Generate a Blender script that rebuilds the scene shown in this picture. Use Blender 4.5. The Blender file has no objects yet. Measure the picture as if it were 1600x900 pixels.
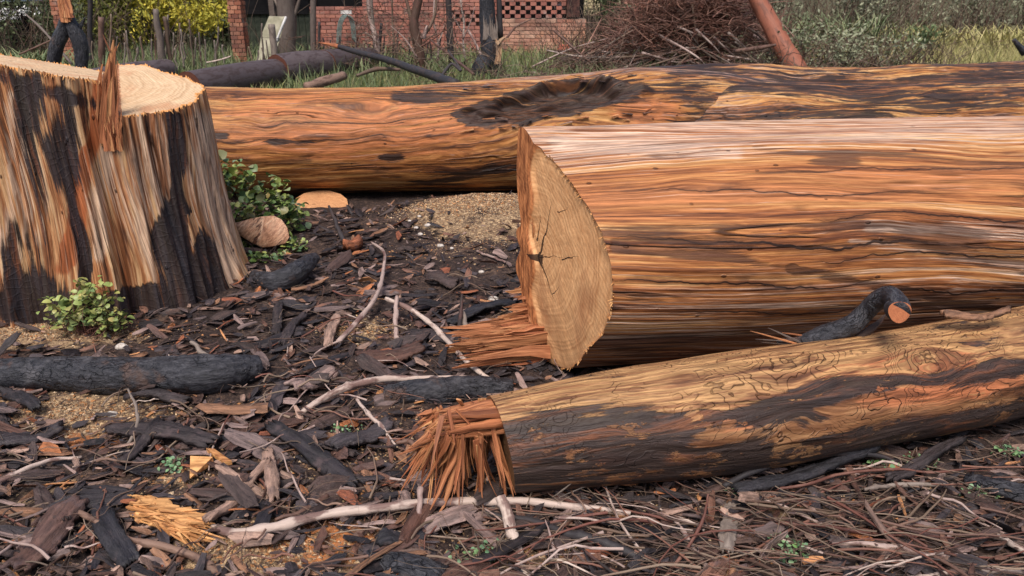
import bpy, math, random
import numpy as np
from mathutils import Vector, Matrix
random.seed(7); RNG = np.random.default_rng(11)
PI = math.pi
scene = bpy.context.scene
COL = scene.collection
# ------------------------------------------------------------------ camera, world, sun, exposure
H = 1.55; PITCH = math.radians(21.6); FPX = 1200.0
cd = bpy.data.cameras.new('camera'); cam = bpy.data.objects.new('camera', cd); COL.objects.link(cam)
cam.location = (0, 0, H); cam.rotation_euler = (PI/2 - PITCH, 0, 0)
cd.sensor_width = 36; cd.lens = 27; cd.clip_end = 2000; cd.clip_start = 0.02
cd.dof.use_dof = True; cd.dof.focus_distance = 3.3; cd.dof.aperture_fstop = 7
scene.camera = cam
SUN_EL = math.radians(60); SUN_AZ = math.radians(193)      # azimuth clockwise from +Y
w = bpy.data.worlds.new('World'); scene.world = w; w.use_nodes = True
wn = w.node_tree; bg = wn.nodes['Background']
sky = wn.nodes.new('ShaderNodeTexSky'); sky.sky_type = 'NISHITA'; sky.sun_disc = False
sky.sun_elevation = SUN_EL; sky.sun_rotation = SUN_AZ; sky.air_density = 1.0; sky.dust_density = 3.0
wn.links.new(sky.outputs[0], bg.inputs[0]); bg.inputs[1].default_value = 0.12
sd = bpy.data.lights.new('sun', 'SUN'); sd.energy = 2.6; sd.angle = math.radians(24); sd.color = (1, 0.95, 0.89)
sun = bpy.data.objects.new('sun', sd); COL.objects.link(sun)
sdir = Vector((math.sin(SUN_AZ)*math.cos(SUN_EL), math.cos(SUN_AZ)*math.cos(SUN_EL), math.sin(SUN_EL)))
sun.location = sdir*20; sun.rotation_euler = sdir.to_track_quat('Z', 'Y').to_euler()
scene.view_settings.view_transform = 'Standard'; scene.view_settings.look = 'None'
scene.view_settings.gamma = 1; scene.view_settings.exposure = 0.4
scene.render.film_transparent = False

# ------------------------------------------------------------------ maths
CP, SP = math.cos(PITCH), math.sin(PITCH)
def ray(px, py):
    u = (px-800)/FPX; v = (450-py)/FPX
    return Vector((u, CP + v*SP, -SP + v*CP))
def P(px, py, z=0.0):            # point of the horizontal plane z seen at a place in the photograph
    d = ray(px, py); t = (z-H)/d.z
    return Vector((d.x*t, d.y*t, z))
def PY(px, py, Y):               # point at distance Y
    d = ray(px, py); t = Y/d.y
    return Vector((d.x*t, Y, H+d.z*t))
def XA(px, Y, z=0.0): return (px-800)/FPX*(Y*CP+(H-z)*SP)
def proj(V):
    x, y, z = V[:, 0], V[:, 1], V[:, 2]-H
    dep = y*CP - z*SP; up = y*SP + z*CP
    return 800+FPX*x/dep, 450-FPX*up/dep
def _h(ix, iy, iz, s):
    n = (ix*73856093) ^ (iy*19349663) ^ (iz*83492791) ^ (s*2654435761 & 0x7fffffff)
    n = (n ^ (n >> 13)) * 1274126177 & 0x7fffffff
    n = (n ^ (n >> 16)) * 69069 & 0x7fffffff
    return (n & 0xffff)/32767.5 - 1
def vnoise(p, s=0):
    p = np.asarray(p, float); i = np.floor(p).astype(np.int64); f = p-i; f = f*f*(3-2*f); r = 0
    for a in (0, 1):
        for b in (0, 1):
            for c in (0, 1):
                wgt = (f[:, 0] if a else 1-f[:, 0])*(f[:, 1] if b else 1-f[:, 1])*(f[:, 2] if c else 1-f[:, 2])
                r = r + wgt*_h(i[:, 0]+a, i[:, 1]+b, i[:, 2]+c, s)
    return r
def fbm(p, o=4, s=0, g=0.5):
    p = np.asarray(p, float); r = 0; a = 1.0; t = 0
    for k in range(o):
        r = r + a*vnoise(p*2**k, s+k); t += a; a *= g
    return r/t
def sst(x, a, b):
    t = np.clip((x-a)/(b-a), 0, 1); return t*t*(3-2*t)
def ell(px, py, cx, cy, rx, ry, rot=0, soft=.62):
    c, s = math.cos(math.radians(rot)), math.sin(math.radians(rot))
    dx, dy = px-cx, py-cy; a = (dx*c+dy*s)/rx; b = (-dx*s+dy*c)/ry
    return 1-sst(np.sqrt(a*a+b*b), 1-soft, 1+soft)
def seg(px, py, a, b, wd, soft=.85):
    ax, ay = a; bx, by = b; t = np.clip(((px-ax)*(bx-ax)+(py-ay)*(by-ay))/((bx-ax)**2+(by-ay)**2), 0, 1)
    d = np.hypot(px-ax-t*(bx-ax), py-ay-t*(by-ay)); return 1-sst(d, wd*(1-soft), wd*(1+soft))

HEAP = P(738, 352)
def gz_np(x, y):
    p = np.stack([x, y, x*0], 1)
    near = 1-sst(y, 6, 9)
    z = 0.018*fbm(p*1.3, 3, 3)*near + 0.012*fbm(p*5, 3, 5)*near
    z = z + 0.15*np.exp(-((x-HEAP.x)**2/0.30+(y-HEAP.y-.15)**2/0.13))
    z = z + 0.05*np.exp(-((x+.1)**2/0.5+(y-4.4)**2/0.2))*0.3
    z = z - 0.05*np.exp(-((x-.1)**2/0.25+(y-2.75)**2/0.06))
    z = z + 0.10*np.exp(-((x-HEAP.x-.9)**2/0.5+(y-5.4)**2/0.1))
    z = z + 0.04*fbm(p*.35, 2, 9)*sst(y, 7, 12)
    return z
def gz(x, y): return float(gz_np(np.array([float(x)]), np.array([float(y)]))[0])

# ------------------------------------------------------------------ mesh building
def mesh_from(name, V, F, attrs=None, smooth=True, mats=None, midx=None):
    V = np.asarray(V, np.float32); me = bpy.data.meshes.new(name)
    Fs = [np.asarray(f, np.int32) for f in (F if isinstance(F, (list, tuple)) and len(F) and isinstance(F[0], np.ndarray) else [np.asarray(F, np.int32)]) if len(f)]
    me.vertices.add(len(V)); me.vertices.foreach_set('co', V.ravel())
    loops = np.concatenate([f.ravel() for f in Fs]); tot = np.concatenate([np.full(len(f), f.shape[1], np.int32) for f in Fs])
    st = np.concatenate([[0], np.cumsum(tot)[:-1]]).astype(np.int32)
    me.loops.add(len(loops)); me.loops.foreach_set('vertex_index', loops)
    me.polygons.add(len(tot)); me.polygons.foreach_set('loop_start', st); me.polygons.foreach_set('loop_total', tot)
    me.polygons.foreach_set('use_smooth', np.full(len(tot), smooth, bool))
    if midx is not None: me.polygons.foreach_set('material_index', np.asarray(midx, np.int32))
    for k, a in (attrs or {}).items():
        a = np.asarray(a, np.float32)
        if a.ndim == 1: me.attributes.new(k, 'FLOAT', 'POINT').data.foreach_set('value', a)
        elif a.shape[1] == 3: me.attributes.new(k, 'FLOAT_VECTOR', 'POINT').data.foreach_set('vector', a.ravel())
        else: me.attributes.new(k, 'FLOAT_COLOR', 'POINT').data.foreach_set('color', a.ravel())
    me.update(calc_edges=True)
    for m in (mats if isinstance(mats, (list, tuple)) else [mats]):
        if m: me.materials.append(m)
    return me
def wloc(o):
    v = Vector(o.location)
    while o.parent: o = o.parent; v = v+Vector(o.location)
    return v
def tag(o, label=None, cat=None, group=None, kind=None):
    if label: o['label'] = label
    if cat: o['category'] = cat
    if group: o['group'] = group
    if kind: o['kind'] = kind
    return o
def obj(name, V, F, mat, parent=None, attrs=None, smooth=True, midx=None):
    V = np.array(V, float)
    if parent is None:
        c = np.array([V[:, 0].mean(), V[:, 1].mean(), V[:, 2].min()])
    else:
        c = np.array(V.mean(0))
    o = bpy.data.objects.new(name, mesh_from(name, V-c, F, attrs, smooth, mat, midx))
    if parent is None: o.location = c
    else: o.parent = parent; o.location = Vector(c)-wloc(parent)
    COL.objects.link(o); return o
def thing(name, label, cat, loc, group=None):
    o = bpy.data.objects.new(name, None); o.empty_display_size = .1; COL.objects.link(o); o.location = loc
    return tag(o, label, cat, group)
class Acc:
    def __init__(s): s.V = []; s.F = {3: [], 4: []}; s.A = {}; s.n = 0
    def add(s, V, F, **at):
        V = np.asarray(V, float); n = len(V)
        for f in (F if isinstance(F, list) else [F]):
            f = np.asarray(f)
            if len(f): s.F[f.shape[1]].append(f+s.n)
        for k, a in at.items():
            a = np.asarray(a, float)
            if a.ndim == 0: a = np.full(n, float(a))
            s.A.setdefault(k, []).append(a)
        s.V.append(V); s.n += n
    def build(s, name, mat, parent=None, smooth=True):
        F = [np.concatenate(s.F[k]) for k in (3, 4) if s.F[k]]
        at = {k: np.concatenate(v) for k, v in s.A.items()}
        return obj(name, np.concatenate(s.V), F, mat, parent, at, smooth)
def gridF(nu, nv, closed=False):
    i = np.arange(nu-1)[:, None]; j = np.arange(nv if closed else nv-1)[None, :]; j2 = (j+1) % nv
    return np.stack([i*nv+j, (i+1)*nv+j, (i+1)*nv+j2, i*nv+j2], -1).reshape(-1, 4)
def catmull(pts, n):
    p = np.array([list(q) for q in pts], float)
    if len(p) == 2: return p[0]+(p[1]-p[0])*np.linspace(0, 1, n)[:, None]
    p = np.vstack([2*p[0]-p[1], p, 2*p[-1]-p[-2]]); t = np.linspace(0, len(p)-3-1e-9, n); i = t.astype(int); f = (t-i)[:, None]
    a, b, c, d = p[i], p[i+1], p[i+2], p[i+3]
    return .5*(2*b+(c-a)*f+(2*a-5*b+4*c-d)*f*f+(3*b-a-3*c+d)*f**3)
def tube(path, rad, sides=8, rough=0.0, seed=0, caps=True):
    path = np.asarray(path, float); n = len(path); rad = np.broadcast_to(np.asarray(rad, float), (n,)).copy()
    T = np.gradient(path, axis=0); T /= np.linalg.norm(T, axis=1)[:, None]+1e-9
    ref = np.array([0, 0, 1.]) if abs(T[:, 2]).mean() < .8 else np.array([0, 1., 0])
    A = np.cross(T, ref); A /= np.linalg.norm(A, axis=1)[:, None]+1e-9; B = np.cross(A, T)
    th = np.linspace(0, 2*PI, sides, endpoint=False)
    s = np.concatenate([[0], np.cumsum(np.linalg.norm(np.diff(path, axis=0), axis=1))])
    R = rad[:, None]*np.ones((1, sides))
    g = np.stack([np.repeat(s[:, None], sides, 1), R*np.cos(th), R*np.sin(th)], -1).reshape(-1, 3)
    if rough:
        sc = 1/max(rad.mean(), .003)
        q = g*np.array([sc*.35, sc*.9, sc*.9])+seed*7.3
        R = R*(1+rough*fbm(q, 3, seed).reshape(n, sides))
    V = path[:, None, :]+R[..., None]*(np.cos(th)[None, :, None]*A[:, None, :]+np.sin(th)[None, :, None]*B[:, None, :])
    V = V.reshape(-1, 3); F = [gridF(n, sides, True)]
    if caps:
        V = np.vstack([V, path[0], path[-1]]); g = np.vstack([g, [s[0], 0, 0], [s[-1], 0, 0]])
        j = np.arange(sides); k = (j+1) % sides; e = (n-1)*sides
        F.append(np.concatenate([np.stack([j, k, 0*j+n*sides], 1), np.stack([e+k, e+j, 0*j+n*sides+1], 1)]))
    return V, F, g+np.array([seed*1.7 % 9, 0, 0])
def box(c, s, rz=0, jig=0):
    q = np.array([[x, y, z] for x in (-.5, .5) for y in (-.5, .5) for z in (-.5, .5)])*np.array(s)
    if jig: q = q+RNG.uniform(-jig, jig, q.shape)
    cc, ss = math.cos(rz), math.sin(rz); q = np.stack([q[:, 0]*cc-q[:, 1]*ss, q[:, 0]*ss+q[:, 1]*cc, q[:, 2]], 1)+np.array(c)
    return q, np.array([[0, 1, 3, 2], [4, 6, 7, 5], [0, 4, 5, 1], [2, 3, 7, 6], [0, 2, 6, 4], [1, 5, 7, 3]])

# ------------------------------------------------------------------ materials
def L(*c):      # sRGB 0-255 to linear
    return tuple((((x/255+.055)/1.055)**2.4 if x/255 > .04045 else x/255/12.92) for x in c)
class M:
    def __init__(s, name, rough=.8, spec=.3):
        s.m = bpy.data.materials.new(name); s.m.use_nodes = True; s.t = s.m.node_tree; s.b = s.t.nodes['Principled BSDF']
        s.b.inputs['Roughness'].default_value = rough; s.b.inputs['Specular IOR Level'].default_value = spec
    def n(s, t, **k):
        x = s.t.nodes.new(t)
        for a, v in k.items(): setattr(x, a, v)
        return x
    def put(s, sock, v):
        if isinstance(v, bpy.types.NodeSocket): s.t.links.new(v, sock)
        elif v is not None:
            if sock.type == 'RGBA' and len(v) == 3: v = (*v, 1)
            sock.default_value = v
    def attr(s, name, out='Vector'):
        return s.n('ShaderNodeAttribute', attribute_name=name).outputs[out]
    def gc(s):
        a = s.attr('gc'); r = s.n('ShaderNodeObjectInfo').outputs['Random']
        return s.vm('ADD', a, s.comb(s.ma('MULTIPLY', r, 31.0), 0, 0))
    def comb(s, a, b, c):
        x = s.n('ShaderNodeCombineXYZ')
        for i, v in enumerate((a, b, c)): s.put(x.inputs[i], v)
        return x.outputs[0]
    def sep(s, v):
        x = s.n('ShaderNodeSeparateXYZ'); s.put(x.inputs[0], v); return x.outputs
    def vm(s, op, a, b=None):
        x = s.n('ShaderNodeVectorMath', operation=op); s.put(x.inputs[0], a)
        if b is not None: s.put(x.inputs[1], b)
        return x.outputs['Value'] if op in ('LENGTH', 'DISTANCE') else x.outputs[0]
    def ma(s, op, a, b=None, clamp=False, c=None):
        x = s.n('ShaderNodeMath', operation=op, use_clamp=clamp); s.put(x.inputs[0], a)
        if b is not None: s.put(x.inputs[1], b)
        if c is not None: s.put(x.inputs[2], c)
        return x.outputs[0]
    def noise(s, vec, scale=1.0, det=4, rough=.55, dist=0, mul=None, col=False):
        if mul is not None: vec = s.vm('MULTIPLY', vec, mul)
        x = s.n('ShaderNodeTexNoise'); s.put(x.inputs['Vector'], vec); x.inputs['Scale'].default_value = scale
        x.inputs['Detail'].default_value = det; x.inputs['Roughness'].default_value = rough; x.inputs['Distortion'].default_value = dist
        return x.outputs['Color' if col else 'Fac']
    def vor(s, vec, scale=1.0, feat='F1', out='Distance', mul=None):
        if mul is not None: vec = s.vm('MULTIPLY', vec, mul)
        x = s.n('ShaderNodeTexVoronoi', feature=feat); s.put(x.inputs['Vector'], vec); x.inputs['Scale'].default_value = scale
        return x.outputs[out]
    def sm(s, v, a, b, lo=0.0, hi=1.0):
        x = s.n('ShaderNodeMapRange', interpolation_type='SMOOTHSTEP'); s.put(x.inputs[0], v)
        for i, q in zip((1, 2, 3, 4), (a, b, lo, hi)): x.inputs[i].default_value = q
        return x.outputs[0]
    def ramp(s, f, stops, interp='LINEAR'):
        x = s.n('ShaderNodeValToRGB'); r = x.color_ramp; r.interpolation = interp
        while len(r.elements) < len(stops): r.elements.new(.5)
        for e, (p, c) in zip(r.elements, stops): e.position = p; e.color = (*c[:3], 1)
        s.put(x.inputs[0], f); return x.outputs[0]
    def mix(s, f, a, b, mode='MIX'):
        x = s.n('ShaderNodeMix', data_type='RGBA', blend_type=mode); s.put(x.inputs[0], f)
        s.put(x.inputs[6], a); s.put(x.inputs[7], b); return x.outputs[2]
    def bump(s, h, strength=.5, dist=.01, normal=None):
        x = s.n('ShaderNodeBump'); x.inputs['Strength'].default_value = strength; x.inputs['Distance'].default_value = dist
        s.put(x.inputs['Height'], h)
        if normal is not None: s.put(x.inputs['Normal'], normal)
        return x.outputs[0]
    def fin(s, col=None, rough=None, nrm=None):
        s.put(s.b.inputs['Base Color'], col); s.put(s.b.inputs['Roughness'], rough); s.put(s.b.inputs['Normal'], nrm)
        return s.m

CHAR = L(40, 36, 38)
def wood_mat(name, stops, along=.5, cross=9.0, fine=60.0, warp=.10, alt=L(190, 105, 50), pale=L(215, 190, 160), char=CHAR, crack=1.0,
             rough=(.42, .7), squig=0, bumpk=1.0, contrast=1.5, charbr=.95, crackf=5.0, remain=.7, chs=(4, 2.6, 6), lines=(), crackle=0, dim=1.0):
    stops = [(p, tuple(x*dim for x in c)) for p, c in stops]
    stops = [(p, soft(c)) for p, c in stops]; alt = soft(alt, .2)
    m = M(name, spec=.28); g = m.attr('gc'); mk = m.sep(m.attr('mk', 'Color'))
    wv = m.vm('MULTIPLY', m.vm('SUBTRACT', m.noise(g, 1, 3, mul=(.9, 3, 3), col=True), (.5, .5, .5)), (0, warp*2, warp*2))
    wv2 = m.vm('MULTIPLY', m.vm('SUBTRACT', m.noise(g, 1, 3, mul=(5, 14, 14), col=True), (.5, .5, .5)), (0, warp*.22, warp*.22))
    g2 = m.vm('ADD', m.vm('ADD', g, wv), wv2)
    n1 = m.noise(g2, 1, 4, .6, mul=(along, cross, cross))
    n2 = m.noise(g2, 1, 4, .6, mul=(along*2.6, cross*3.4, cross*3.4))
    n3 = m.noise(g2, 1, 3, .7, mul=(4, fine, fine))
    v = m.ma('ADD', m.ma('ADD', m.ma('MULTIPLY', n1, .5), m.ma('MULTIPLY', n2, .34)), m.ma('MULTIPLY', n3, .16))
    v = m.ma('ADD', m.ma('MULTIPLY', m.ma('SUBTRACT', v, .5), contrast*1.7), .5)
    col = m.ramp(v, stops)
    fa = m.sm(m.ma('ADD', mk[2], m.ma('MULTIPLY', m.ma('SUBTRACT', n2, .5), 1.3)), .3, .7)
    alc = m.mix(m.sm(n2, .35, .62), tuple(x*.45 for x in alt), alt)
    col = m.mix(fa, col, alc)
    n4 = m.noise(g2, 1, 3, .6, mul=(along*2, cross*7, cross*7))
    fp = m.ma('MULTIPLY', m.sm(m.ma('ADD', mk[1], m.ma('ADD', m.ma('MULTIPLY', m.ma('SUBTRACT', n2, .5), 1.2), m.ma('MULTIPLY', m.ma('SUBTRACT', n4, .5), 2.6))), .25, .85), .8)
    col = m.mix(fp, col, m.mix(m.sm(n3, .3, .7), tuple(x*.72 for x in pale), pale))
    # fine fibres
    col = m.mix(1.0, col, m.mix(m.sm(n3, .3, .7), (.62, .58, .56), (1.18, 1.16, 1.14)), 'MULTIPLY')
    # darker weathered blotches stretched along the grain
    bl = m.sm(m.noise(g2, 1, 5, .62, mul=(1.7, 7, 7)), .57, .72)
    col = m.mix(m.ma('MULTIPLY', bl, .75), col, m.mix(.5, char, L(80, 48, 38)))
    hts = m.ma('ADD', m.ma('MULTIPLY', n2, .6), m.ma('MULTIPLY', n3, .4))
    if squig:
        q = m.vm('ADD', g, m.vm('MULTIPLY', m.vm('SUBTRACT', m.noise(g, 1, 2, mul=(9, 14, 14), col=True), (.5, .5, .5)), (.10, .07, .07)))
        f = m.noise(q, 1, 1.5, .45, mul=(4.2, 9.5, 9.5))
        z = m.ma('ABSOLUTE', m.ma('SUBTRACT', m.ma('FRACT', m.ma('MULTIPLY', f, 22.0)), .5))
        ln = m.ma('MULTIPLY', m.sm(z, .0, .10, 1, 0), m.sm(m.noise(g, 1, 2, mul=(5, 9, 9)), .42, .56))
        ln = m.ma('MULTIPLY', ln, m.ma('SUBTRACT', 1.0, m.ma('MULTIPLY', mk[0], .85)))
        col = m.mix(m.ma('MULTIPLY', ln, squig), col, L(70, 42, 28))
        hts = m.ma('SUBTRACT', hts, m.ma('MULTIPLY', ln, 1.2))
    # drying cracks along the grain
    cn = m.noise(g2, 1, 2, .5, mul=(.22, crackf, crackf))
    cl = m.sm(m.ma('ABSOLUTE', m.ma('SUBTRACT', cn, .5)), .001, .008, 1, 0)
    cl = m.ma('MULTIPLY', cl, m.sm(m.noise(g, 1, 2, mul=(1.3, 3, 3)), .46, .58))
    col = m.mix(m.ma('MULTIPLY', cl, .85*crack), col, L(34, 20, 16))
    # single long cracks: (angle, start, end, width, slope)
    if lines:
        gs = m.sep(g); an = m.ma('ARCTAN2', gs[2], gs[1]); an = m.ma('ADD', an, m.ma('MULTIPLY', m.ma('SUBTRACT', m.noise(g, 1, 5, .6, mul=(1.6, .5, .5)), .5), .38))
        for (t0, a0, a1, wd, sl) in lines:
            dd = m.ma('ABSOLUTE', m.ma('SUBTRACT', an, m.ma('ADD', m.ma('MULTIPLY', gs[0], sl), t0)))
            tt = m.ma('DIVIDE', m.ma('SUBTRACT', gs[0], a0), a1-a0); env = m.ma('MULTIPLY', m.ma('MULTIPLY', tt, m.ma('SUBTRACT', 1.0, tt)), 4*wd)
            f_ = m.ma('LESS_THAN', dd, env); cl = m.ma('MAXIMUM', cl, f_)
            col = m.mix(m.ma('MULTIPLY', m.sm(dd, 0, wd*7, .55, 0), m.sm(env, 0, wd*.4)), col, L(70, 42, 30)); col = m.mix(m.ma('MULTIPLY', f_, .9), col, L(28, 17, 13))
    # small knot holes / specks
    sp = m.sm(m.vor(g2, 1, mul=(7, 13, 13)), .04, .10, 1, 0)
    col = m.mix(m.ma('MULTIPLY', sp, .7), col, L(50, 28, 20))
    # charring
    pn = m.noise(g2, 1, 6, .62, mul=(chs[0], 11, 11))
    pn2 = m.noise(g2, 1, 5, .6, mul=(chs[1], 26, 26))
    pn3 = m.noise(g2, 1, 4, .7, mul=(chs[2], 60, 60))
    fc = m.sm(m.ma('ADD', m.ma('MULTIPLY', mk[0], 1.15), m.ma('ADD', m.ma('MULTIPLY', m.ma('SUBTRACT', pn, .5), 2.3), m.ma('ADD', m.ma('MULTIPLY', m.ma('SUBTRACT', pn2, .5), 2.6), m.ma('MULTIPLY', m.ma('SUBTRACT', pn3, .5), 1.2)))), .40, .72)
    chc = m.mix(m.sm(m.noise(g, 1, 4, .6, mul=(3, 40, 40)), .35, .7), tuple(x*.6 for x in char), tuple(min(1, x*1.7) for x in char))
    if squig: fc = m.ma('MULTIPLY', fc, m.sm(m.noise(g2, 1, 6, .7, mul=(5.5, 12, 12)), .56, .60, 1, .12))
    # thin remains of orange sapwood in the char
    chc = m.mix(m.ma('MULTIPLY', m.sm(m.noise(g2, 1, 5, .65, mul=(2.2, 24, 24)), .52, .70, 0, .6), m.sm(mk[0], .75, .95, 1, remain)), chc, tuple(x*.6 for x in alt))
    col = m.mix(m.ma('MULTIPLY', fc, charbr), col, chc)
    hts = m.ma('ADD', hts, m.ma('MULTIPLY', fc, m.ma('MULTIPLY', m.noise(g, 1, 4, .6, mul=(10, 30, 30)), .5)))
    if crackle:
        ve = m.sm(m.vor(g2, 1, 'DISTANCE_TO_EDGE', 'Distance', (26, 20, 20)), 0, .12); hts = m.ma('ADD', hts, m.ma('MULTIPLY', m.ma('MULTIPLY', ve, fc), crackle))
        col = m.mix(m.ma('MULTIPLY', fc, m.ma('MULTIPLY', m.ma('SUBTRACT', 1.0, ve), .05)), col, (.004, .004, .004))
    hts = m.ma('SUBTRACT', hts, m.ma('MULTIPLY', cl, 1.4*crack)); hts = m.ma('SUBTRACT', hts, m.ma('MULTIPLY', sp, .8))
    nb = m.bump(hts, .75*bumpk, .012); nb = m.bump(n1, .5*bumpk, .03, nb)
    rg = m.ma('ADD', m.ma('MULTIPLY', n2, rough[1]-rough[0]), rough[0])
    return m.fin(col, rg, nb)

def soft(c, k=.10):
    l = .3*c[0]+.59*c[1]+.11*c[2]; return tuple(x*(1-k)+l*w_*k for x, w_ in zip((c[0]*1.02, c[1]*.97, c[2]*.86), (1.10, 1.0, .86)))

def crackline(m, xy, ox, oy, ang, ln, wd):
    x, y = xy[0], xy[1]; c, s = math.cos(math.radians(ang)), math.sin(math.radians(ang))
    dx = m.ma('SUBTRACT', x, ox); dy = m.ma('SUBTRACT', y, oy)
    a = m.ma('ADD', m.ma('MULTIPLY', dx, c), m.ma('MULTIPLY', dy, s)); b = m.ma('ABSOLUTE', m.ma('SUBTRACT', m.ma('MULTIPLY', dy, c), m.ma('MULTIPLY', dx, s)))
    t = m.ma('DIVIDE', a, ln); lim = m.ma('MULTIPLY', m.ma('SUBTRACT', 1.0, t), wd)
    f = m.ma('LESS_THAN', b, lim); f = m.ma('MULTIPLY', f, m.ma('GREATER_THAN', t, 0.0)); return m.ma('MULTIPLY', f, m.ma('LESS_THAN', t, 1.0))
def cut_mat(name, c0, c1, ring=60.0, cracks=(), saw=0.5, edge=L(150, 105, 60), stain=L(120, 85, 60), stainamt=.5, radial=.25, edgefib=0):
    m = M(name, rough=.72, spec=.25); g = m.attr('gc'); mk = m.sep(m.attr('mk', 'Color'))
    wv = m.vm('MULTIPLY', m.vm('SUBTRACT', m.noise(g, 4, 3, col=True), (.5, .5, .5)), (.09, .09, 0))
    q = m.vm('ADD', g, wv); r = m.vm('LENGTH', q)
    rings = m.noise(m.comb(m.ma('MULTIPLY', r, ring), 0, 0), 1, 3, .6)
    a = m.ma('ARCTAN2', m.sep(g)[1], m.sep(g)[0])
    rad = m.noise(m.comb(m.ma('MULTIPLY', a, 1.0), m.ma('MULTIPLY', r, 3.0), 0), 9, 4, .6)
    n = m.noise(g, 5, 5, .6); fine = m.noise(q, 1, 3, .6, mul=(160, 22, 22))
    v = m.ma('ADD', m.ma('ADD', m.ma('MULTIPLY', rings, .52), m.ma('MULTIPLY', n, .23)), m.ma('MULTIPLY', rad, radial))
    col = m.ramp(v, [(.36, c0), (.62, c1)])
    col = m.mix(m.sm(m.noise(g, 3, 4, .6, mul=(1.5, .7, 1)), .52, .7, 0, stainamt), col, stain)
    col = m.mix(1.0, col, m.mix(fine, (.8, .78, .76), (1.15, 1.14, 1.12)), 'MULTIPLY')
    x = m.n('ShaderNodeTexWave', wave_type='BANDS', bands_direction='DIAGONAL'); m.put(x.inputs['Vector'], q)
    x.inputs['Scale'].default_value = 24; x.inputs['Distortion'].default_value = 2.5; x.inputs['Detail'].default_value = 3
    col = m.mix(m.ma('MULTIPLY', x.outputs['Fac'], .16*saw), col, tuple(k*.55 for k in c0))
    if edgefib:
        ef = m.noise(g, 1, 4, .65, mul=(60, 9, 60)); edge = m.mix(m.sm(ef, .35, .65), L(120, 66, 36), L(206, 132, 82))
    col = m.mix(m.sm(mk[2], .4, .8), col, edge)
    h = m.ma('ADD', m.ma('MULTIPLY', x.outputs['Fac'], .3*saw), m.ma('MULTIPLY', fine, .5))
    jw = m.vm('ADD', g, m.vm('MULTIPLY', m.vm('SUBTRACT', m.noise(g, 16, 3, col=True), (.5, .5, .5)), (.035, .035, 0))); xy = m.sep(jw)
    for ck in cracks:
        f = crackline(m, xy, *ck); col = m.mix(m.ma('MULTIPLY', f, .92), col, L(38, 24, 18)); h = m.ma('SUBTRACT', h, f)
    col = m.mix(m.sm(mk[0], .3, .7), col, L(60, 40, 32))
    return m.fin(col, None, m.bump(h, .5, .006))

def fibre_mat(name, cols, cross=70):
    cols = [soft(c, .22) for c in cols]
    m = M(name, rough=.6, spec=.3); g = m.gc(); rnd = m.n('ShaderNodeObjectInfo').outputs['Random']
    n = m.noise(g, 1, 4, .6, mul=(4, cross, cross))
    tn = m.ma('FRACT', m.ma('ADD', m.attr('tone', 'Fac'), m.ma('MULTIPLY', rnd, 7.0)))
    base = m.ramp(tn, [(i/(len(cols)-1), c) for i, c in enumerate(cols)])
    col = m.mix(m.sm(n, .3, .7), m.mix(1.0, base, (.34, .26, .22), 'MULTIPLY'), base)
    return m.fin(col, None, m.bump(n, .8, .006))
def chip_mat(name, cols, rough=.62, grain=(6, 45, 45), dim=1.0):
    m = M(name, rough=rough, spec=.4); g = m.gc(); rnd = m.n('ShaderNodeObjectInfo').outputs['Random']
    cols = [tuple(k*dim for k in c) for c in cols]; tn = m.ma('FRACT', m.ma('ADD', m.attr('tone', 'Fac'), m.ma('MULTIPLY', rnd, 7.0)))
    base = m.ramp(tn, [(i/len(cols), c) for i, c in enumerate(cols)], 'CONSTANT')
    n = m.noise(g, 1, 5, .65, mul=grain); p = m.noise(g, 14, 4, .6)
    col = m.mix(m.sm(n, .3, .7), m.mix(1.0, base, (.42, .4, .4), 'MULTIPLY'), m.mix(1.0, base, (1.5, 1.42, 1.4), 'MULTIPLY'))
    col = m.mix(m.sm(p, .56, .68, 0, .55), col, L(92, 76, 76))
    return m.fin(col, m.sm(p, .3, .7, .45, .8), m.bump(m.ma('ADD', m.ma('MULTIPLY', n, 1.6), p), 1.0, .010))
def stick_mat(name, cols, peel=L(120, 78, 70), peelamt=.6):
    m = M(name, rough=.6, spec=.3); g = m.gc(); rnd = m.n('ShaderNodeObjectInfo').outputs['Random']
    tn = m.ma('FRACT', m.ma('ADD', m.attr('tone', 'Fac'), m.ma('MULTIPLY', rnd, 7.0)))
    base = m.ramp(tn, [(i/max(1, len(cols)-1), c) for i, c in enumerate(cols)])
    n = m.noise(g, 1, 5, .6, mul=(9, 60, 60)); p = m.noise(g, 1, 4, .6, mul=(7, 18, 18))
    col = m.mix(m.sm(p, .5, .6, 0, peelamt), base, peel)
    col = m.mix(1.0, col, m.mix(n, (.6, .58, .56), (1.3, 1.3, 1.3)), 'MULTIPLY')
    ring = m.sm(m.noise(g, 1, 2, .5, mul=(55, 2, 2)), .62, .7, 0, .4)
    col = m.mix(ring, col, L(60, 42, 38))
    return m.fin(col, None, m.bump(m.ma('ADD', n, p), .7, .004))
def leaf_mat(name, cols, rough=.5, trans=.25):
    m = M(name, rough=rough, spec=.4); rnd = m.n('ShaderNodeObjectInfo').outputs['Random']
    tn = m.ma('FRACT', m.ma('ADD', m.attr('tone', 'Fac'), m.ma('MULTIPLY', rnd, 7.0)))
    col = m.ramp(tn, [(i/max(1, len(cols)-1), c) for i, c in enumerate(cols)])
    g = m.attr('gc'); col = m.mix(1.0, col, m.mix(m.noise(g, 60, 2), (.75, .75, .7), (1.25, 1.25, 1.2)), 'MULTIPLY')
    return m.fin(col)

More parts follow.
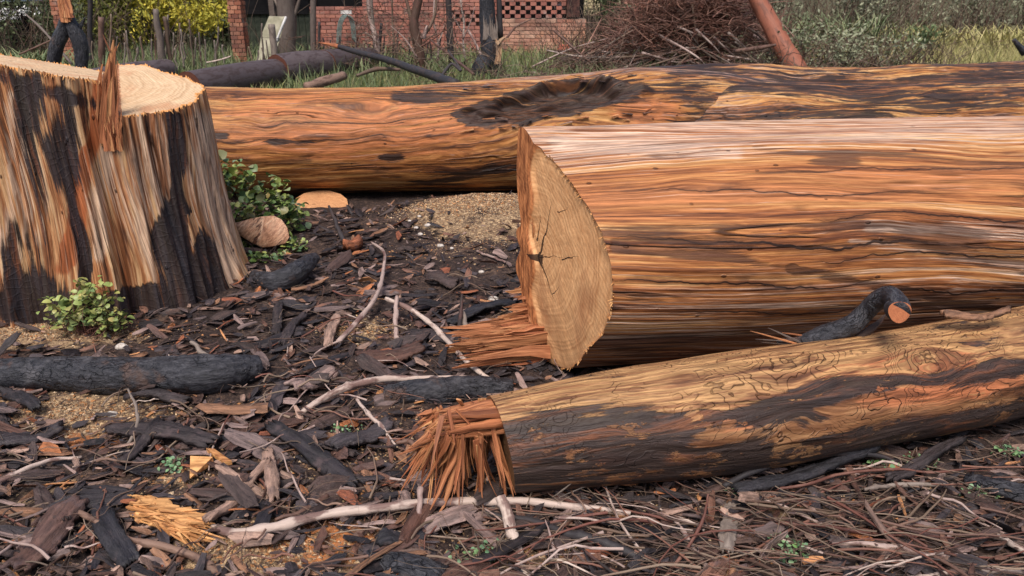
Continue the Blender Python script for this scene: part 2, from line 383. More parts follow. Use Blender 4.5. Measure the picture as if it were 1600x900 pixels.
# wood of the four big timbers
m_big = wood_mat('big log stripped wood', [(.0, L(62, 36, 24)), (.22, L(116, 66, 38)), (.38, L(164, 98, 50)), (.54, L(196, 128, 68)), (.70, L(210, 154, 94)), (.86, L(222, 178, 132)), (1, L(228, 196, 160))],
                 along=.30, cross=19, fine=130, warp=.020, alt=L(200, 120, 54), pale=L(220, 192, 172), char=L(60, 40, 32), charbr=.75, contrast=1.75, chs=(1.0, .9, 2.5), dim=.84,
                 lines=[(.42, .15, 2.2, .010, -.02), (.62, .9, 2.6, .006, 0), (.10, .1, 1.3, .006, 0), (.86, .3, 1.5, .005, 0), (.28, .9, 2.7, .008, .02), (-.15, .3, 1.6, .005, 0), (1.1, .8, 2.4, .004, 0), (.0, 1.2, 2.7, .007, 0)])
m_front = wood_mat('beetle marked wood', [(.0, L(64, 42, 32)), (.28, L(122, 78, 52)), (.5, L(162, 112, 74)), (.75, L(188, 142, 100)), (1, L(206, 168, 128))],
                   along=1.4, cross=12, fine=70, warp=.10, alt=L(192, 108, 56), pale=L(196, 152, 102), char=L(50, 41, 39), squig=.68, crack=.3, contrast=1.5, chs=(2.6, 3.0, 7), dim=.74, remain=1.0)
m_back = wood_mat('orange stripped wood', [(.0, L(60, 36, 26)), (.22, L(118, 70, 38)), (.42, L(172, 108, 50)), (.6, L(202, 140, 72)), (.82, L(218, 166, 100)), (1, L(224, 184, 132))],
                  along=.5, cross=14, fine=80, warp=.08, alt=L(198, 114, 46), pale=L(176, 152, 142), char=L(44, 34, 32), crack=.8, contrast=2.1, chs=(1.6, 1.4, 4), dim=.80, lines=[(.55, 2.2, 4.2, .008, 0), (.2, 1.6, 3.6, .006, 0), (.95, 2.6, 4.0, .006, 0)])
m_stump = wood_mat('stump side wood', [(.0, L(58, 40, 34)), (.22, L(120, 76, 50)), (.4, L(176, 112, 68)), (.55, L(200, 142, 96)), (.75, L(214, 170, 124)), (1, L(226, 190, 152))],
                   along=.6, cross=15, fine=110, warp=.035, alt=L(190, 100, 36), pale=L(216, 186, 160), char=L(36, 33, 37), crack=1.0, crackf=12, contrast=2.3, remain=.35, chs=(.9, 1.0, 3), crackle=.12, dim=.80)
m_cutD = cut_mat('big log end grain', L(184, 126, 80), L(246, 192, 138), 70, [(.0, -.03, 72, .30, .007), (.0, -.03, -52, .22, .006), (.0, -.03, 20, .2, .003), (.03, -.03, 180, .10, .022), (-.02, .04, 80, .14, .005), (.1, -.16, 50, .10, .003), (.16, .02, 20, .14, .003), (.12, .2, 30, .10, .003)], edge=L(186, 112, 62), stain=L(168, 108, 72), stainamt=.5, edgefib=1)
m_cutF = cut_mat('small log end grain', L(74, 50, 34), L(128, 92, 58), 80, [], stain=L(60, 42, 34), edge=L(120, 70, 40))
m_cutS = cut_mat('stump top wood', L(186, 146, 108), L(230, 200, 162), 45, [(.12, -.06, 20, .25, .006), (-.3, .2, 80, .3, .006)], edge=L(214, 150, 90), stain=L(200, 146, 108), stainamt=.8, saw=1.0)
m_cutR = cut_mat('pale sawn wood', L(160, 108, 72), L(214, 160, 112), 90, [], edge=L(190, 120, 70), stain=L(190, 125, 80))
m_cutO = cut_mat('red sawn wood', L(72, 42, 34), L(112, 68, 52), 60, [(.0, .0, 40, .2, .006)], edge=L(90, 50, 36), stain=L(90, 50, 40))
m_fibre = fibre_mat('torn orange fibre', [L(200, 112, 58), L(216, 140, 80), L(206, 126, 70), L(226, 160, 96), L(186, 98, 48)])
m_fibre2 = fibre_mat('torn golden fibre', [L(206, 128, 66), L(188, 104, 52), L(226, 158, 90), L(170, 92, 46), L(214, 134, 72), L(150, 84, 46)])
m_fibreY = fibre_mat('fresh yellow wood', [L(228, 156, 72), L(238, 174, 92), L(212, 138, 62)], 60)
m_chip = chip_mat('dark bark', [L(76, 64, 60), L(96, 72, 64), L(58, 50, 49), L(118, 94, 82), L(68, 54, 50), L(146, 124, 116), L(86, 60, 50), L(50, 45, 47), L(112, 96, 92), L(80, 62, 56), L(144, 106, 80), L(62, 55, 57), L(120, 86, 70), L(70, 62, 64), L(44, 38, 40), L(40, 36, 40), L(160, 132, 116)], dim=.88, rough=.55)
m_black = chip_mat('black bark', [L(48, 44, 47), L(58, 50, 50), L(42, 40, 44), L(66, 60, 62)], grain=(7, 60, 60))
m_chipo = chip_mat('orange wood flakes', [L(176, 112, 70), L(150, 92, 62), L(196, 140, 92), L(140, 84, 60)], grain=(8, 60, 60))
def char_mat():
    m = M('charcoal', .5, .4); g = m.gc(); w_ = m.vm('ADD', g, m.vm('MULTIPLY', m.vm('SUBTRACT', m.noise(g, 9, 3, col=True), (.5, .5, .5)), (.12, .12, .12)))
    v = m.vor(w_, 1, 'DISTANCE_TO_EDGE', 'Distance', (16, 46, 46)); e = m.ma('MAXIMUM', m.sm(v, 0, .07), m.sm(m.noise(g, 8, 3), .42, .6)); n = m.noise(g, 1, 6, .68, mul=(26, 60, 60)); p = m.noise(g, 7, 4, .6)
    col = m.ramp(n, [(.3, L(20, 19, 22)), (.5, L(46, 45, 50)), (.68, L(80, 78, 82))])  # lighter greys, here and mixed in below, paint the charcoal's sheen
    col = m.mix(m.sm(p, .56, .68, 0, .7), col, L(92, 68, 56)); col = m.mix(m.sm(p, .3, .42, .5, 0), col, L(104, 100, 102)); col = m.mix(e, m.mix(.45, col, (.004, .004, .004)), col)
    return m.fin(col, m.sm(n, .3, .7, .35, .75), m.bump(m.ma('ADD', m.ma('MULTIPLY', e, .5), n), 1.0, .012))
m_charm = char_mat()
m_pale = stick_mat('pale peeled stick', [L(180, 158, 148), L(156, 132, 124), L(200, 180, 166)], peel=L(104, 74, 68), peelamt=.85)
m_brownst = stick_mat('brown stick', [L(120, 92, 80), L(96, 70, 60), L(140, 112, 96)], peel=L(70, 48, 42))
m_redtw = stick_mat('red twig', [L(112, 68, 58), L(98, 64, 54), L(132, 92, 76)], peel=L(140, 104, 90), peelamt=.4)
m_twig = stick_mat('grey brown twig', [L(92, 76, 64), L(118, 98, 82), L(60, 48, 42), L(144, 124, 106), L(88, 64, 52), L(50, 43, 41)], peelamt=.3)
m_chst = stick_mat('charred stick', [L(50, 46, 48), L(62, 56, 56)], peel=L(90, 70, 62), peelamt=.3)
m_greyw = stick_mat('grey weathered wood', [L(112, 100, 92), L(134, 120, 110), L(92, 80, 74)], peel=L(80, 66, 60), peelamt=.4)
m_redlog = stick_mat('red smooth wood', [L(158, 98, 74), L(140, 84, 64)], peel=L(110, 68, 54), peelamt=.7)
m_deadbark = stick_mat('dark log bark', [L(92, 80, 80), L(76, 66, 68)], peel=L(66, 52, 50), peelamt=.8)

# ------------------------------------------------------------------ ground
def ground():
    ys = np.concatenate([np.linspace(-6, 1.1, 24, endpoint=False), np.linspace(1.1, 7, 300, endpoint=False), 7*(400/7)**np.linspace(0, 1, 120)])
    u = np.linspace(-1, 1, 420); xs = np.sign(u)*(4.2*np.abs(u)+396*np.abs(u)**9)
    X, Yv = np.meshgrid(xs, ys, indexing='ij'); x, y = X.ravel(), Yv.ravel(); z = gz_np(x, y)
    p = np.stack([x, y, 0*x], 1)
    lump = 0.02*np.abs(fbm(p*14, 3, 21))*(1-sst(y, 5, 8)); z = z+lump
    px, py = proj(np.stack([x, np.maximum(y, .9), z], 1))
    ok = (y > .95)
    sand = ell(px, py, 745, 338, 105, 34)+.25*ell(px, py, 760, 410, 80, 40)-.5*ell(px, py, 752, 338, 34, 16)+ell(px, py, 60, 525, 150, 22)+.95*ell(px, py, 130, 650, 120, 40)+ell(px, py, 420, 870, 190, 55)
    sand = sand+.6*ell(px, py, 570, 515, 60, 25)+.5*ell(px, py, 820, 860, 120, 40)+.7*ell(px, py, 280, 745, 40, 25)+.45*ell(px, py, 60, 790, 60, 40)+.5*ell(px, py, 1260, 800, 90, 35)
    sand = np.clip(sand, 0, 1)*ok*(1-sst(y, 6.2, 7))
    orange = np.clip(ell(px, py, 500, 850, 110, 40)+.7*ell(px, py, 120, 690, 80, 20), 0, 1)*ok*(y < 5)
    grass = sst(y, 7.2, 9.5)
    V = np.stack([x, y, z], 1)
    mk = np.stack([sand, grass, orange, 1+0*x], 1)
    m = M('litter soil', rough=.85, spec=.2); g = m.attr('gc'); k = m.sep(m.attr('mk', 'Color'))
    n = m.noise(g, 3, 6, .65); f = m.noise(g, 40, 6, .7); vo = m.vor(g, 90); vc = m.vor(g, 90, out='Color')
    soil = m.ramp(m.ma('ADD', m.ma('MULTIPLY', n, .4), m.ma('MULTIPLY', f, .6)), [(.35, L(34, 28, 26)), (.5, L(58, 46, 42)), (.62, L(98, 78, 66)), (.75, L(134, 110, 92))])
    sandc = m.mix(m.sep(vc)[0], L(112, 86, 66), L(206, 174, 134)); sandc = m.mix(m.sm(f, .45, .6), m.mix(.6, sandc, L(84, 66, 54)), sandc)
    orc = m.mix(m.sep(vc)[1], L(196, 120, 66), L(150, 100, 68))
    fs = m.sm(m.ma('ADD', k[0], m.ma('MULTIPLY', m.ma('SUBTRACT', m.noise(g, 9, 5, .65), .5), 1.7)), .35, .75)
    col = m.mix(fs, soil, sandc)
    col = m.mix(m.ma('MULTIPLY', m.sm(m.ma('ADD', k[2], m.ma('MULTIPLY', m.ma('SUBTRACT', m.noise(g, 14, 5, .7), .5), 2.2)), .5, .9), .9), col, orc)
    gr = m.ramp(m.noise(g, 1.6, 5, .6), [(.4, L(66, 58, 44)), (.52, L(88, 86, 56)), (.64, L(112, 98, 74))])
    col = m.mix(k[1], col, gr)
    h = m.ma('ADD', m.ma('MULTIPLY', f, 1.0), m.ma('MULTIPLY', vo, .5))
    o = obj('ground', V, gridF(len(xs), len(ys))[:, ::-1], m.fin(col, None, m.bump(h, .9, .012)), None, {'mk': mk, 'gc': V})
    tag(o, kind='structure')
ground()

# ------------------------------------------------------------------ log builder
class LogPath:
    def __init__(s, pts, rads):
        s.c = catmull(pts, 200); s.s = np.concatenate([[0], np.cumsum(np.linalg.norm(np.diff(s.c, axis=0), axis=1))]); s.L = s.s[-1]
        s.r = catmull([(0, 0, r) for r in rads], 200)[:, 2]
        T = np.gradient(s.c, axis=0); s.T = T/np.linalg.norm(T, axis=1)[:, None]
    def at(s, q):
        I = lambda A: np.interp(q, s.s, A)
        C = np.stack([I(s.c[:, k]) for k in range(3)], -1); T = np.stack([I(s.T[:, k]) for k in range(3)], -1)
        ex = np.minimum(q, 0)[..., None]+np.maximum(q-s.L, 0)[..., None]; C = C+T*ex
        T = T/np.linalg.norm(T, axis=-1)[..., None]
        Nn = np.stack([T[..., 1], -T[..., 0], 0*T[..., 0]], -1); Nn /= np.linalg.norm(Nn, axis=-1)[..., None]
        U = np.cross(Nn, T); return C, T, Nn, U, I(s.r)
def log_mesh(lp, nu, nv, rfun, cut0, cut1, grain, s0=0.0, s1=None, bias=1.0):
    """cylinder-like surface; cut0/cut1(a,b): axial position of the ends for an offset a (towards near side), b (up)"""
    s1 = lp.L if s1 is None else s1
    th = np.linspace(0, 2*PI, nv, endpoint=False)[None, :]*np.ones((nu, 1)); u = (np.linspace(0, 1, nu)**bias)[:, None]*np.ones((1, nv))
    q = s0+u*(s1-s0)
    for _ in range(2):
        R = lp.at(q)[4]*rfun(q, th); a, b = R*np.cos(th), R*np.sin(th)
        e0 = s0+cut0(a, b); e1 = s1+cut1(a, b); q = e0+u*(e1-e0)
    C, T, Nn, U, r0 = lp.at(q); R = r0*rfun(q, th)
    V = C+R[..., None]*(np.cos(th)[..., None]*Nn+np.sin(th)[..., None]*U)
    tg = th+grain(q, th); rr = R.mean()
    gc = np.stack([q, rr*np.cos(tg), rr*np.sin(tg)], -1)
    return V.reshape(-1, 3), gridF(nu, nv, True)[:, ::-1], gc.reshape(-1, 3), q.ravel(), th.ravel()
def log_cap(lp, s, nv, nr, rfun, cut, flip=False, pith=(0, 0), seed=0, rough=0.0):
    th = np.linspace(0, 2*PI, nv, endpoint=False)[None, :]*np.ones((nr, 1)); rho = np.linspace(1, 0.0, nr)[:, None]*np.ones((1, nv))
    q = np.full_like(th, s)
    for _ in range(2):
        R = lp.at(q)[4]*rfun(q, th); a, b = R*np.cos(th)*rho, R*np.sin(th)*rho; q = s+cut(a, b)
    if rough: q = q+rough*.8*np.floor(3*(a*.9+b*.35)/.2)*.5*(rho < .985)*(np.abs(fbm(np.stack([a.ravel()*3, b.ravel()*3, 0*a.ravel()+3], 1), 2, seed+4).reshape(q.shape)) > .08)+rough*fbm(np.stack([a.ravel()*9, b.ravel()*9, 0*a.ravel()], 1), 3, seed).reshape(q.shape)*np.clip((1-rho)*8, 0, 1)
    C, T, Nn, U, _ = lp.at(q*0+s); V = C+T*(q-s)[..., None]+a[..., None]*Nn+b[..., None]*U
    gc = np.stack([a-pith[0], b-pith[1], 0*a], -1); F = gridF(nr, nv, True)
    if flip: F = F[:, ::-1]
    return V.reshape(-1, 3), F, gc.reshape(-1, 3), rho.ravel(), a.ravel(), b.ravel()
z0 = lambda a, b: 0*a
def knots(lst):
    def g(q, th):
        r = 0.02*np.sin(3.1*q+th*2)
        for (s, t, ws, wt, amp) in lst:
            d = (np.mod(th-t+PI, 2*PI)-PI); r = r+amp*np.tanh(d/wt*2)*np.exp(-((q-s)/ws)**2-(d/wt)**2*.5)
        return r
    return g
def shard(base, d, ln, wd, tk, side=None, bend=0.0, seed=0, n=5, jag=.25):
    rr = np.random.default_rng(seed); d = np.array(d, float); d /= np.linalg.norm(d)
    side = np.cross(d, [0, 0, 1.]) if side is None else np.array(side, float); side = side-d*np.dot(side, d); side /= np.linalg.norm(side)+1e-9; up = np.cross(side, d)
    t = np.linspace(0, 1, n); wv = wd*(1-t**1.6*.9)*(1+rr.uniform(-jag, jag, n)); tv = tk*(1-t*.75)
    c = np.array(base)+d*(ln*t)[:, None]+up*(bend*ln*t*t)[:, None]+side*(rr.uniform(-.15, .15, n)*wd)[:, None]
    q = np.array([(-.5, -.5), (.5, -.35), (.5, .5), (-.5, .4)])
    V = (c[:, None, :]+q[None, :, 0, None]*wv[:, None, None]*side+q[None, :, 1, None]*tv[:, None, None]*up).reshape(-1, 3)
    F = [gridF(n, 4, True), np.array([[0, 3, 2, 1], [n*4-4, n*4-3, n*4-2, n*4-1]])]
    g = np.concatenate([np.repeat((t*ln)[:, None], 4, 1).reshape(-1, 1), (q[None]*np.array([wd, tk])*np.ones((n, 1, 1))).reshape(-1, 2)], 1)
    return V, F, g+rr.uniform(0, 5)

# ------------------------------------------------------------------ the big sawn log at the right
def big_log():
    A = Vector((.115, 3.04, .512)); B = Vector((2.44, 3.52, .50)); d = (B-A)
    lp = LogPath([A, A+d*.33, A+d*.66, B, B+d*.75], [.512, .508, .498, .49, .48])
    t = thing('sawn_log', 'thickest log, stripped orange trunk whose big D-shaped sawn end has splinters at its foot', 'log', (A.x, A.y, 0))
    def rf(q, th):
        n = fbm(np.stack([q.ravel()*.9, 2.2*np.cos(th).ravel(), 2.2*np.sin(th).ravel()], 1), 3, 31).reshape(q.shape)
        n2 = fbm(np.stack([q.ravel()*1.2, 9*np.cos(th+.16*q).ravel(), 9*np.sin(th+.16*q).ravel()], 1), 3, 37).reshape(q.shape)
        tw = np.mod(th+PI, 2*PI)-PI; fl = (-.20*sst(tw, math.radians(2), math.radians(52))*(1-sst(tw, math.radians(86), math.radians(104)))-.12*np.exp(-((tw+.72)/.38)**2))*np.exp(-np.maximum(q, 0)*.8)
        lim = .135+.44*sst(q, .25, 1.5)+.02*np.sin(7*th); R0 = .51*(1+.03*n+.010*n2+fl); return np.where(np.cos(th) < 0, np.minimum(R0, lim/np.maximum(-np.cos(th), .05)), R0)/.51
    def cut(a, b):
        base = .29*a + .04*np.clip(-b/.5, 0, 1)**2
        far = 1-sst(a+.015*np.sin(b*9)+.02*np.sin(b*23), -.045, -.02)
        return base + far*(-.022) + .0
    gr0 = knots([(1.25, .55, .2, .22, .05), (.5, 1.0, .1, .15, .04), (1.9, .9, .25, .2, .07), (1.55, -.2, .3, .2, -.04)])
    gr = lambda q, th: gr0(q, th)+.16*q
    V, F, g, q, th = log_mesh(lp, 420, 330, rf, cut, z0, gr)
    px, py = proj(V); nz = fbm(g*np.array([1.2, 5, 5]), 3, 5)
    ch = .30*np.exp(-((np.sin(th+.12*q)-.36)/.13)**2)+.85*ell(px, py, 1305, 252, 42, 9)+.6*ell(px, py, 1480, 372, 60, 22, 6)+.6*seg(px, py, (960, 385), (1240, 420), 7)+.7*seg(px, py, (1240, 420), (1640, 500), 8)+.55*seg(px, py, (1180, 232), (1600, 255), 7)
    ch = ch+.55*ell(px, py, 1010, 535, 80, 22, -5)+.6*ell(px, py, 1010, 470, 50, 8)+.5*ell(px, py, 1500, 300, 120, 8)+.45*ell(px, py, 1560, 430, 90, 30, 8)+.5*ell(px, py, 1440, 470, 60, 12, 12)  # low patch near the cut end: darker brown wood plus painted shade
    zz = np.sin(th)
    pl = sst(zz, .84, 1.0)*.62+.4*seg(px, py, (870, 225), (1150, 240), 9)+.65*seg(px, py, (1360, 355), (1620, 372), 9)+.6*seg(px, py, (1330, 375), (1620, 420), 6)+.35*seg(px, py, (1480, 348), (1620, 352), 7)  # first term pales the top: sun and sky reflection put into the colour
    pl = pl+.40*sst(-zz, -.2, .15)
    al = .62*np.exp(-((zz-.66)/.2)**2)+.3*ell(px, py, 1500, 460, 140, 40)
    mk = np.stack([np.clip(ch, 0, 1), np.clip(pl, 0, 1), np.clip(al, 0, 1), 1+0*q], 1)
    obj('trunk', V, F, m_big, t, {'gc': g, 'mk': mk})
    V, F, g, rho, a, b = log_cap(lp, 0, 330, 44, rf, cut, False, (.0, .0), 3, .004)
    far = 1-sst(a+.015*np.sin(b*9)+.02*np.sin(b*23), -.045, -.02)
    mk = np.stack([sst(rho, .985, 1.0)*.5, 0*rho, np.clip(far+sst(rho, .955, .985)*.6, 0, 1), 1+0*rho], 1)
    obj('cut_face', V, F, m_cutD, t, {'gc': g, 'mk': mk})
    V, F, g, rho, a, b = log_cap(lp, lp.L, 60, 6, rf, z0, True)
    obj('cut_face', V, F, m_cutR, t, {'gc': g, 'mk': np.stack([0*rho]*3+[1+0*rho], 1)})
    # torn fibres at the lower far corner
    C, T, Nn, U, r = lp.at(np.array([0.0])); C, T, Nn, U = C[0], T[0], Nn[0], U[0]; k = 0
    for i in range(120):
        a = .05-.24*random.random(); b = -.50+.15*random.random()
        if i > 95: b = -.40+.22*random.random(); a = -.06-.08*random.random()
        if math.hypot(a, b) > .5: sc = .495/math.hypot(a, b); a *= sc; b *= sc
        rc = random.Random(int((b+.6)*26)*31+2); ln = rc.uniform(.12, .30)*random.uniform(.6, 1.05)*(1.5 if b < -.38 else .6 if b < -.33 else .35)
        base = C+Nn*a+U*b+T*(.03+.29*a)
        dd = -T+U*random.uniform(-.05, .05)+Nn*random.uniform(-.04, .08)
        V, F, g = shard(base, dd, ln+.04, random.choice((.012, .018, .03, .05)), random.uniform(.005, .012), side=U+Nn*random.uniform(-.5, .5), bend=random.uniform(-.04, .04), seed=i)
        obj('splinter', V, F, m_fibre, t, {'gc': g, 'tone': np.full(len(V), random.random())}, smooth=False)
    for i in range(90):     # ragged rim left by the saw
        tt = random.uniform(-1.35, 1.5); q_ = np.array([[0.0]]); R_ = float((lp.at(q_)[4]*rf(q_, np.array([[tt]])))[0, 0]); a = R_*math.cos(tt); b = R_*math.sin(tt)
        base = C+Nn*a+U*b+T*(float(cut(np.array([a]), np.array([b]))[0])+.004); o_ = Nn*math.cos(tt)+U*math.sin(tt)
        V, F, g = shard(base, -T*random.uniform(.1, .6)+o_*random.uniform(-.2, .6)+U*random.uniform(-.6, .3), random.uniform(.006, .022), random.uniform(.003, .010), .003, seed=7000+i, n=3)
        obj('splinter', V, F, m_fibreY, t, {'gc': g, 'tone': np.full(len(V), random.random())}, smooth=False)
    # strip of standing fibre along the far edge of the D
    for i in range(26):
        b = -.40+.66*i/25; a = -.05-.03*random.random()
        base = C+Nn*a+U*b+T*(.29*a)
        V, F, g = shard(base, U*1.0-T*random.uniform(.02, .16), random.uniform(.05, .13), random.uniform(.01, .03), .010, side=Nn, seed=900+i)
        obj('splinter', V, F, m_fibre, t, {'gc': g, 'tone': np.full(len(V), random.random())}, smooth=False)
    for (x0, y0, x1, y1, w_) in [(848, 240, 838, 262, .016), (846, 262, 836, 290, .02), (828, 372, 820, 430, .026)]:
        b0 = PY(x0, y0, 3.14); b1 = PY(x1, y1, 3.12); V, F, g = shard(b0, b1-b0, (b1-b0).length*1.1, w_, .012, seed=int(x0+y0))
        obj('splinter', V, F, m_fibre, t, {'gc': g, 'tone': np.full(len(V), .4)}, smooth=False)
big_log()

# ------------------------------------------------------------------ the thinner log in front
def front_log():
    pts = [(-.04, 2.13, .162), (.38, 2.19, .195), (.86, 2.29, .205), (1.32, 2.42, .205), (1.80, 2.58, .21), (2.6, 2.86, .23)]
    lp = LogPath(pts, [.160, .186, .202, .200, .200, .195])
    t = thing('sawn_log', 'thin front log with beetle tracks and charred patches, left end torn into golden fringe', 'log', (-.04, 2.13, 0))
    def rf(q, th):
        c = np.stack([q.ravel()*1.6, 1.3*np.cos(th).ravel(), 1.3*np.sin(th).ravel()], 1)
        n2 = fbm(np.stack([q.ravel()*5, 5*np.cos(th).ravel(), 5*np.sin(th).ravel()], 1), 3, 47)
        return 1+.06*fbm(c, 3, 41).reshape(q.shape)+.014*n2.reshape(q.shape)
    cut = lambda a, b: .14*a-.03*b
    gr = knots([(.9, .6, .12, .3, .25), (1.45, .9, .1, .3, -.3), (.45, .3, .1, .25, .2)])
    V, F, g, q, th = log_mesh(lp, 380, 200, rf, cut, z0, gr)
    px, py = proj(V)
    ch = ell(px, py, 880, 700, 120, 42, -3, soft=.95)+.9*ell(px, py, 1270, 610, 70, 22, -8, soft=.95)+.9*ell(px, py, 1210, 640, 60, 14, -14, soft=.95)+.85*ell(px, py, 1030, 665, 60, 26, -6, soft=.95)+.85*ell(px, py, 1490, 590, 130, 15, -8, soft=.95)
    ch = ch+.7*ell(px, py, 860, 745, 100, 16, soft=.95)+.8*seg(px, py, (1000, 740), (1600, 655), 18)+.8*ell(px, py, 1140, 650, 50, 12, soft=.95)+.9*ell(px, py, 1340, 600, 60, 12, -10, soft=.95)+.6*ell(px, py, 1530, 560, 60, 10, soft=.95)+.7*ell(px, py, 1290, 652, 60, 14, -10, soft=.95)
    ch = ch-.9*ell(px, py, 960, 718, 40, 10, soft=.95)-.8*ell(px, py, 1120, 620, 60, 16, soft=.95)-.6*ell(px, py, 1400, 620, 80, 20, -8, soft=.95)
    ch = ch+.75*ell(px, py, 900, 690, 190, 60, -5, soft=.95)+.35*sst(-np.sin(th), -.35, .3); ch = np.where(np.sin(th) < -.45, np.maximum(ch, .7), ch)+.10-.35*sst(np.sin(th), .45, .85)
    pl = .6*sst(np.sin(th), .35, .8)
    al = .8*ell(px, py, 1400, 585, 150, 30, -8, soft=.95)+.7*ell(px, py, 1500, 610, 120, 20, -8, soft=.95)+.7*ell(px, py, 960, 718, 40, 12, soft=.95)+.5*ell(px, py, 1150, 655, 100, 20, soft=.95)+.4*ell(px, py, 800, 640, 60, 20, soft=.95)
    ch = np.clip(1.06*ch, 0, 1.0)+.25*(ell(px, py, 880, 700, 110, 40)+ell(px, py, 1270, 612, 75, 20, -8)+ell(px, py, 1490, 588, 100, 12, -8))
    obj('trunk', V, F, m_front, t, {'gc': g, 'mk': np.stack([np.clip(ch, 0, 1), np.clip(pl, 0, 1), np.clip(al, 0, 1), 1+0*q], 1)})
    V, F, g, rho, a, b = log_cap(lp, 0, 200, 24, rf, cut, False, (0, 0), 5, .006)
    obj('cut_face', V, F, m_cutF, t, {'gc': g, 'mk': np.stack([0*rho, 0*rho, sst(rho, .94, .98), 1+0*rho], 1)})
    V, F, g, rho, a, b = log_cap(lp, lp.L, 60, 6, rf, z0, True)
    obj('cut_face', V, F, m_cutR, t, {'gc': g, 'mk': np.stack([0*rho]*3+[1+0*rho], 1)})
    C, T, Nn, U, r = [x[0] for x in lp.at(np.array([0.0]))]
    # solid torn tongue sticking out of the upper half
    for i in range(30):
        a = random.uniform(-.12, .06); b = random.uniform(.095, .148)*math.sqrt(max(.1, 1-(a/.16)**2))
        base = C+Nn*a+U*b+T*.02
        V, F, g = shard(base, -T+U*random.uniform(-.10, .04)+Nn*random.uniform(-.1, .1), random.uniform(.16, .235), random.uniform(.02, .04), random.uniform(.012, .022), side=Nn, seed=300+i, n=6)
        obj('splinter', V, F, m_fibre2, t, {'gc': g, 'tone': np.full(len(V), random.random())}, smooth=False)
    # hanging fringe of torn fibres
    for i in range(230):
        cl_ = i // 11; rc = random.Random(cl_*13+5); f = min(1, max(0, (cl_+.5)/21*1.05-.03+random.gauss(0, .03))); out = .015+f**.85*.20
        a = min(.12, max(-.11, rc.uniform(-.10, .12)+random.gauss(0, .014))); b = .115-.03*random.random()
        base = C-T*out+Nn*a+U*b
        down = -U*1.0-T*(.02+.95*max(0, f-.25)**1.1)*rc.uniform(.4, 1.4)+T*(rc.uniform(-.22, .22)+random.gauss(0, .05))+Nn*(.10+rc.uniform(-.2, .3)+random.gauss(0, .05))
        ln = rc.uniform(.13, .27)*(1+.15*f)*random.uniform(.6, 1.08)
        if f > .8 and random.random() < .5: ln *= .45; down = down-T*random.uniform(0, .8)+U*.5
        V, F, g = shard(base, down, ln, random.choice((.005, .008, .012, .02, .028)), random.uniform(.003, .008), bend=random.uniform(-.3, .3), seed=500+i, n=6)
        V[:, 2] = np.maximum(V[:, 2], .012+.01*random.random())
        obj('splinter', V, F, m_fibre2, t, {'gc': g, 'tone': np.full(len(V), random.random())}, smooth=False)
    for (p0, p1, w_) in [((716, 624), (737, 652), .016), ((712, 640), (762, 692), .008), ((700, 640), (712, 700), .014), ((690, 650), (672, 740), .014)]:
        b0 = P(*p0, z=.32); b1 = P(*p1, z=.22); V, F, g = shard(b0, b1-b0, (b1-b0).length, w_, .006, seed=int(p0[0]))
        obj('splinter', V, F, m_fibre2, t, {'gc': g, 'tone': np.full(len(V), .6)}, smooth=False)
front_log()

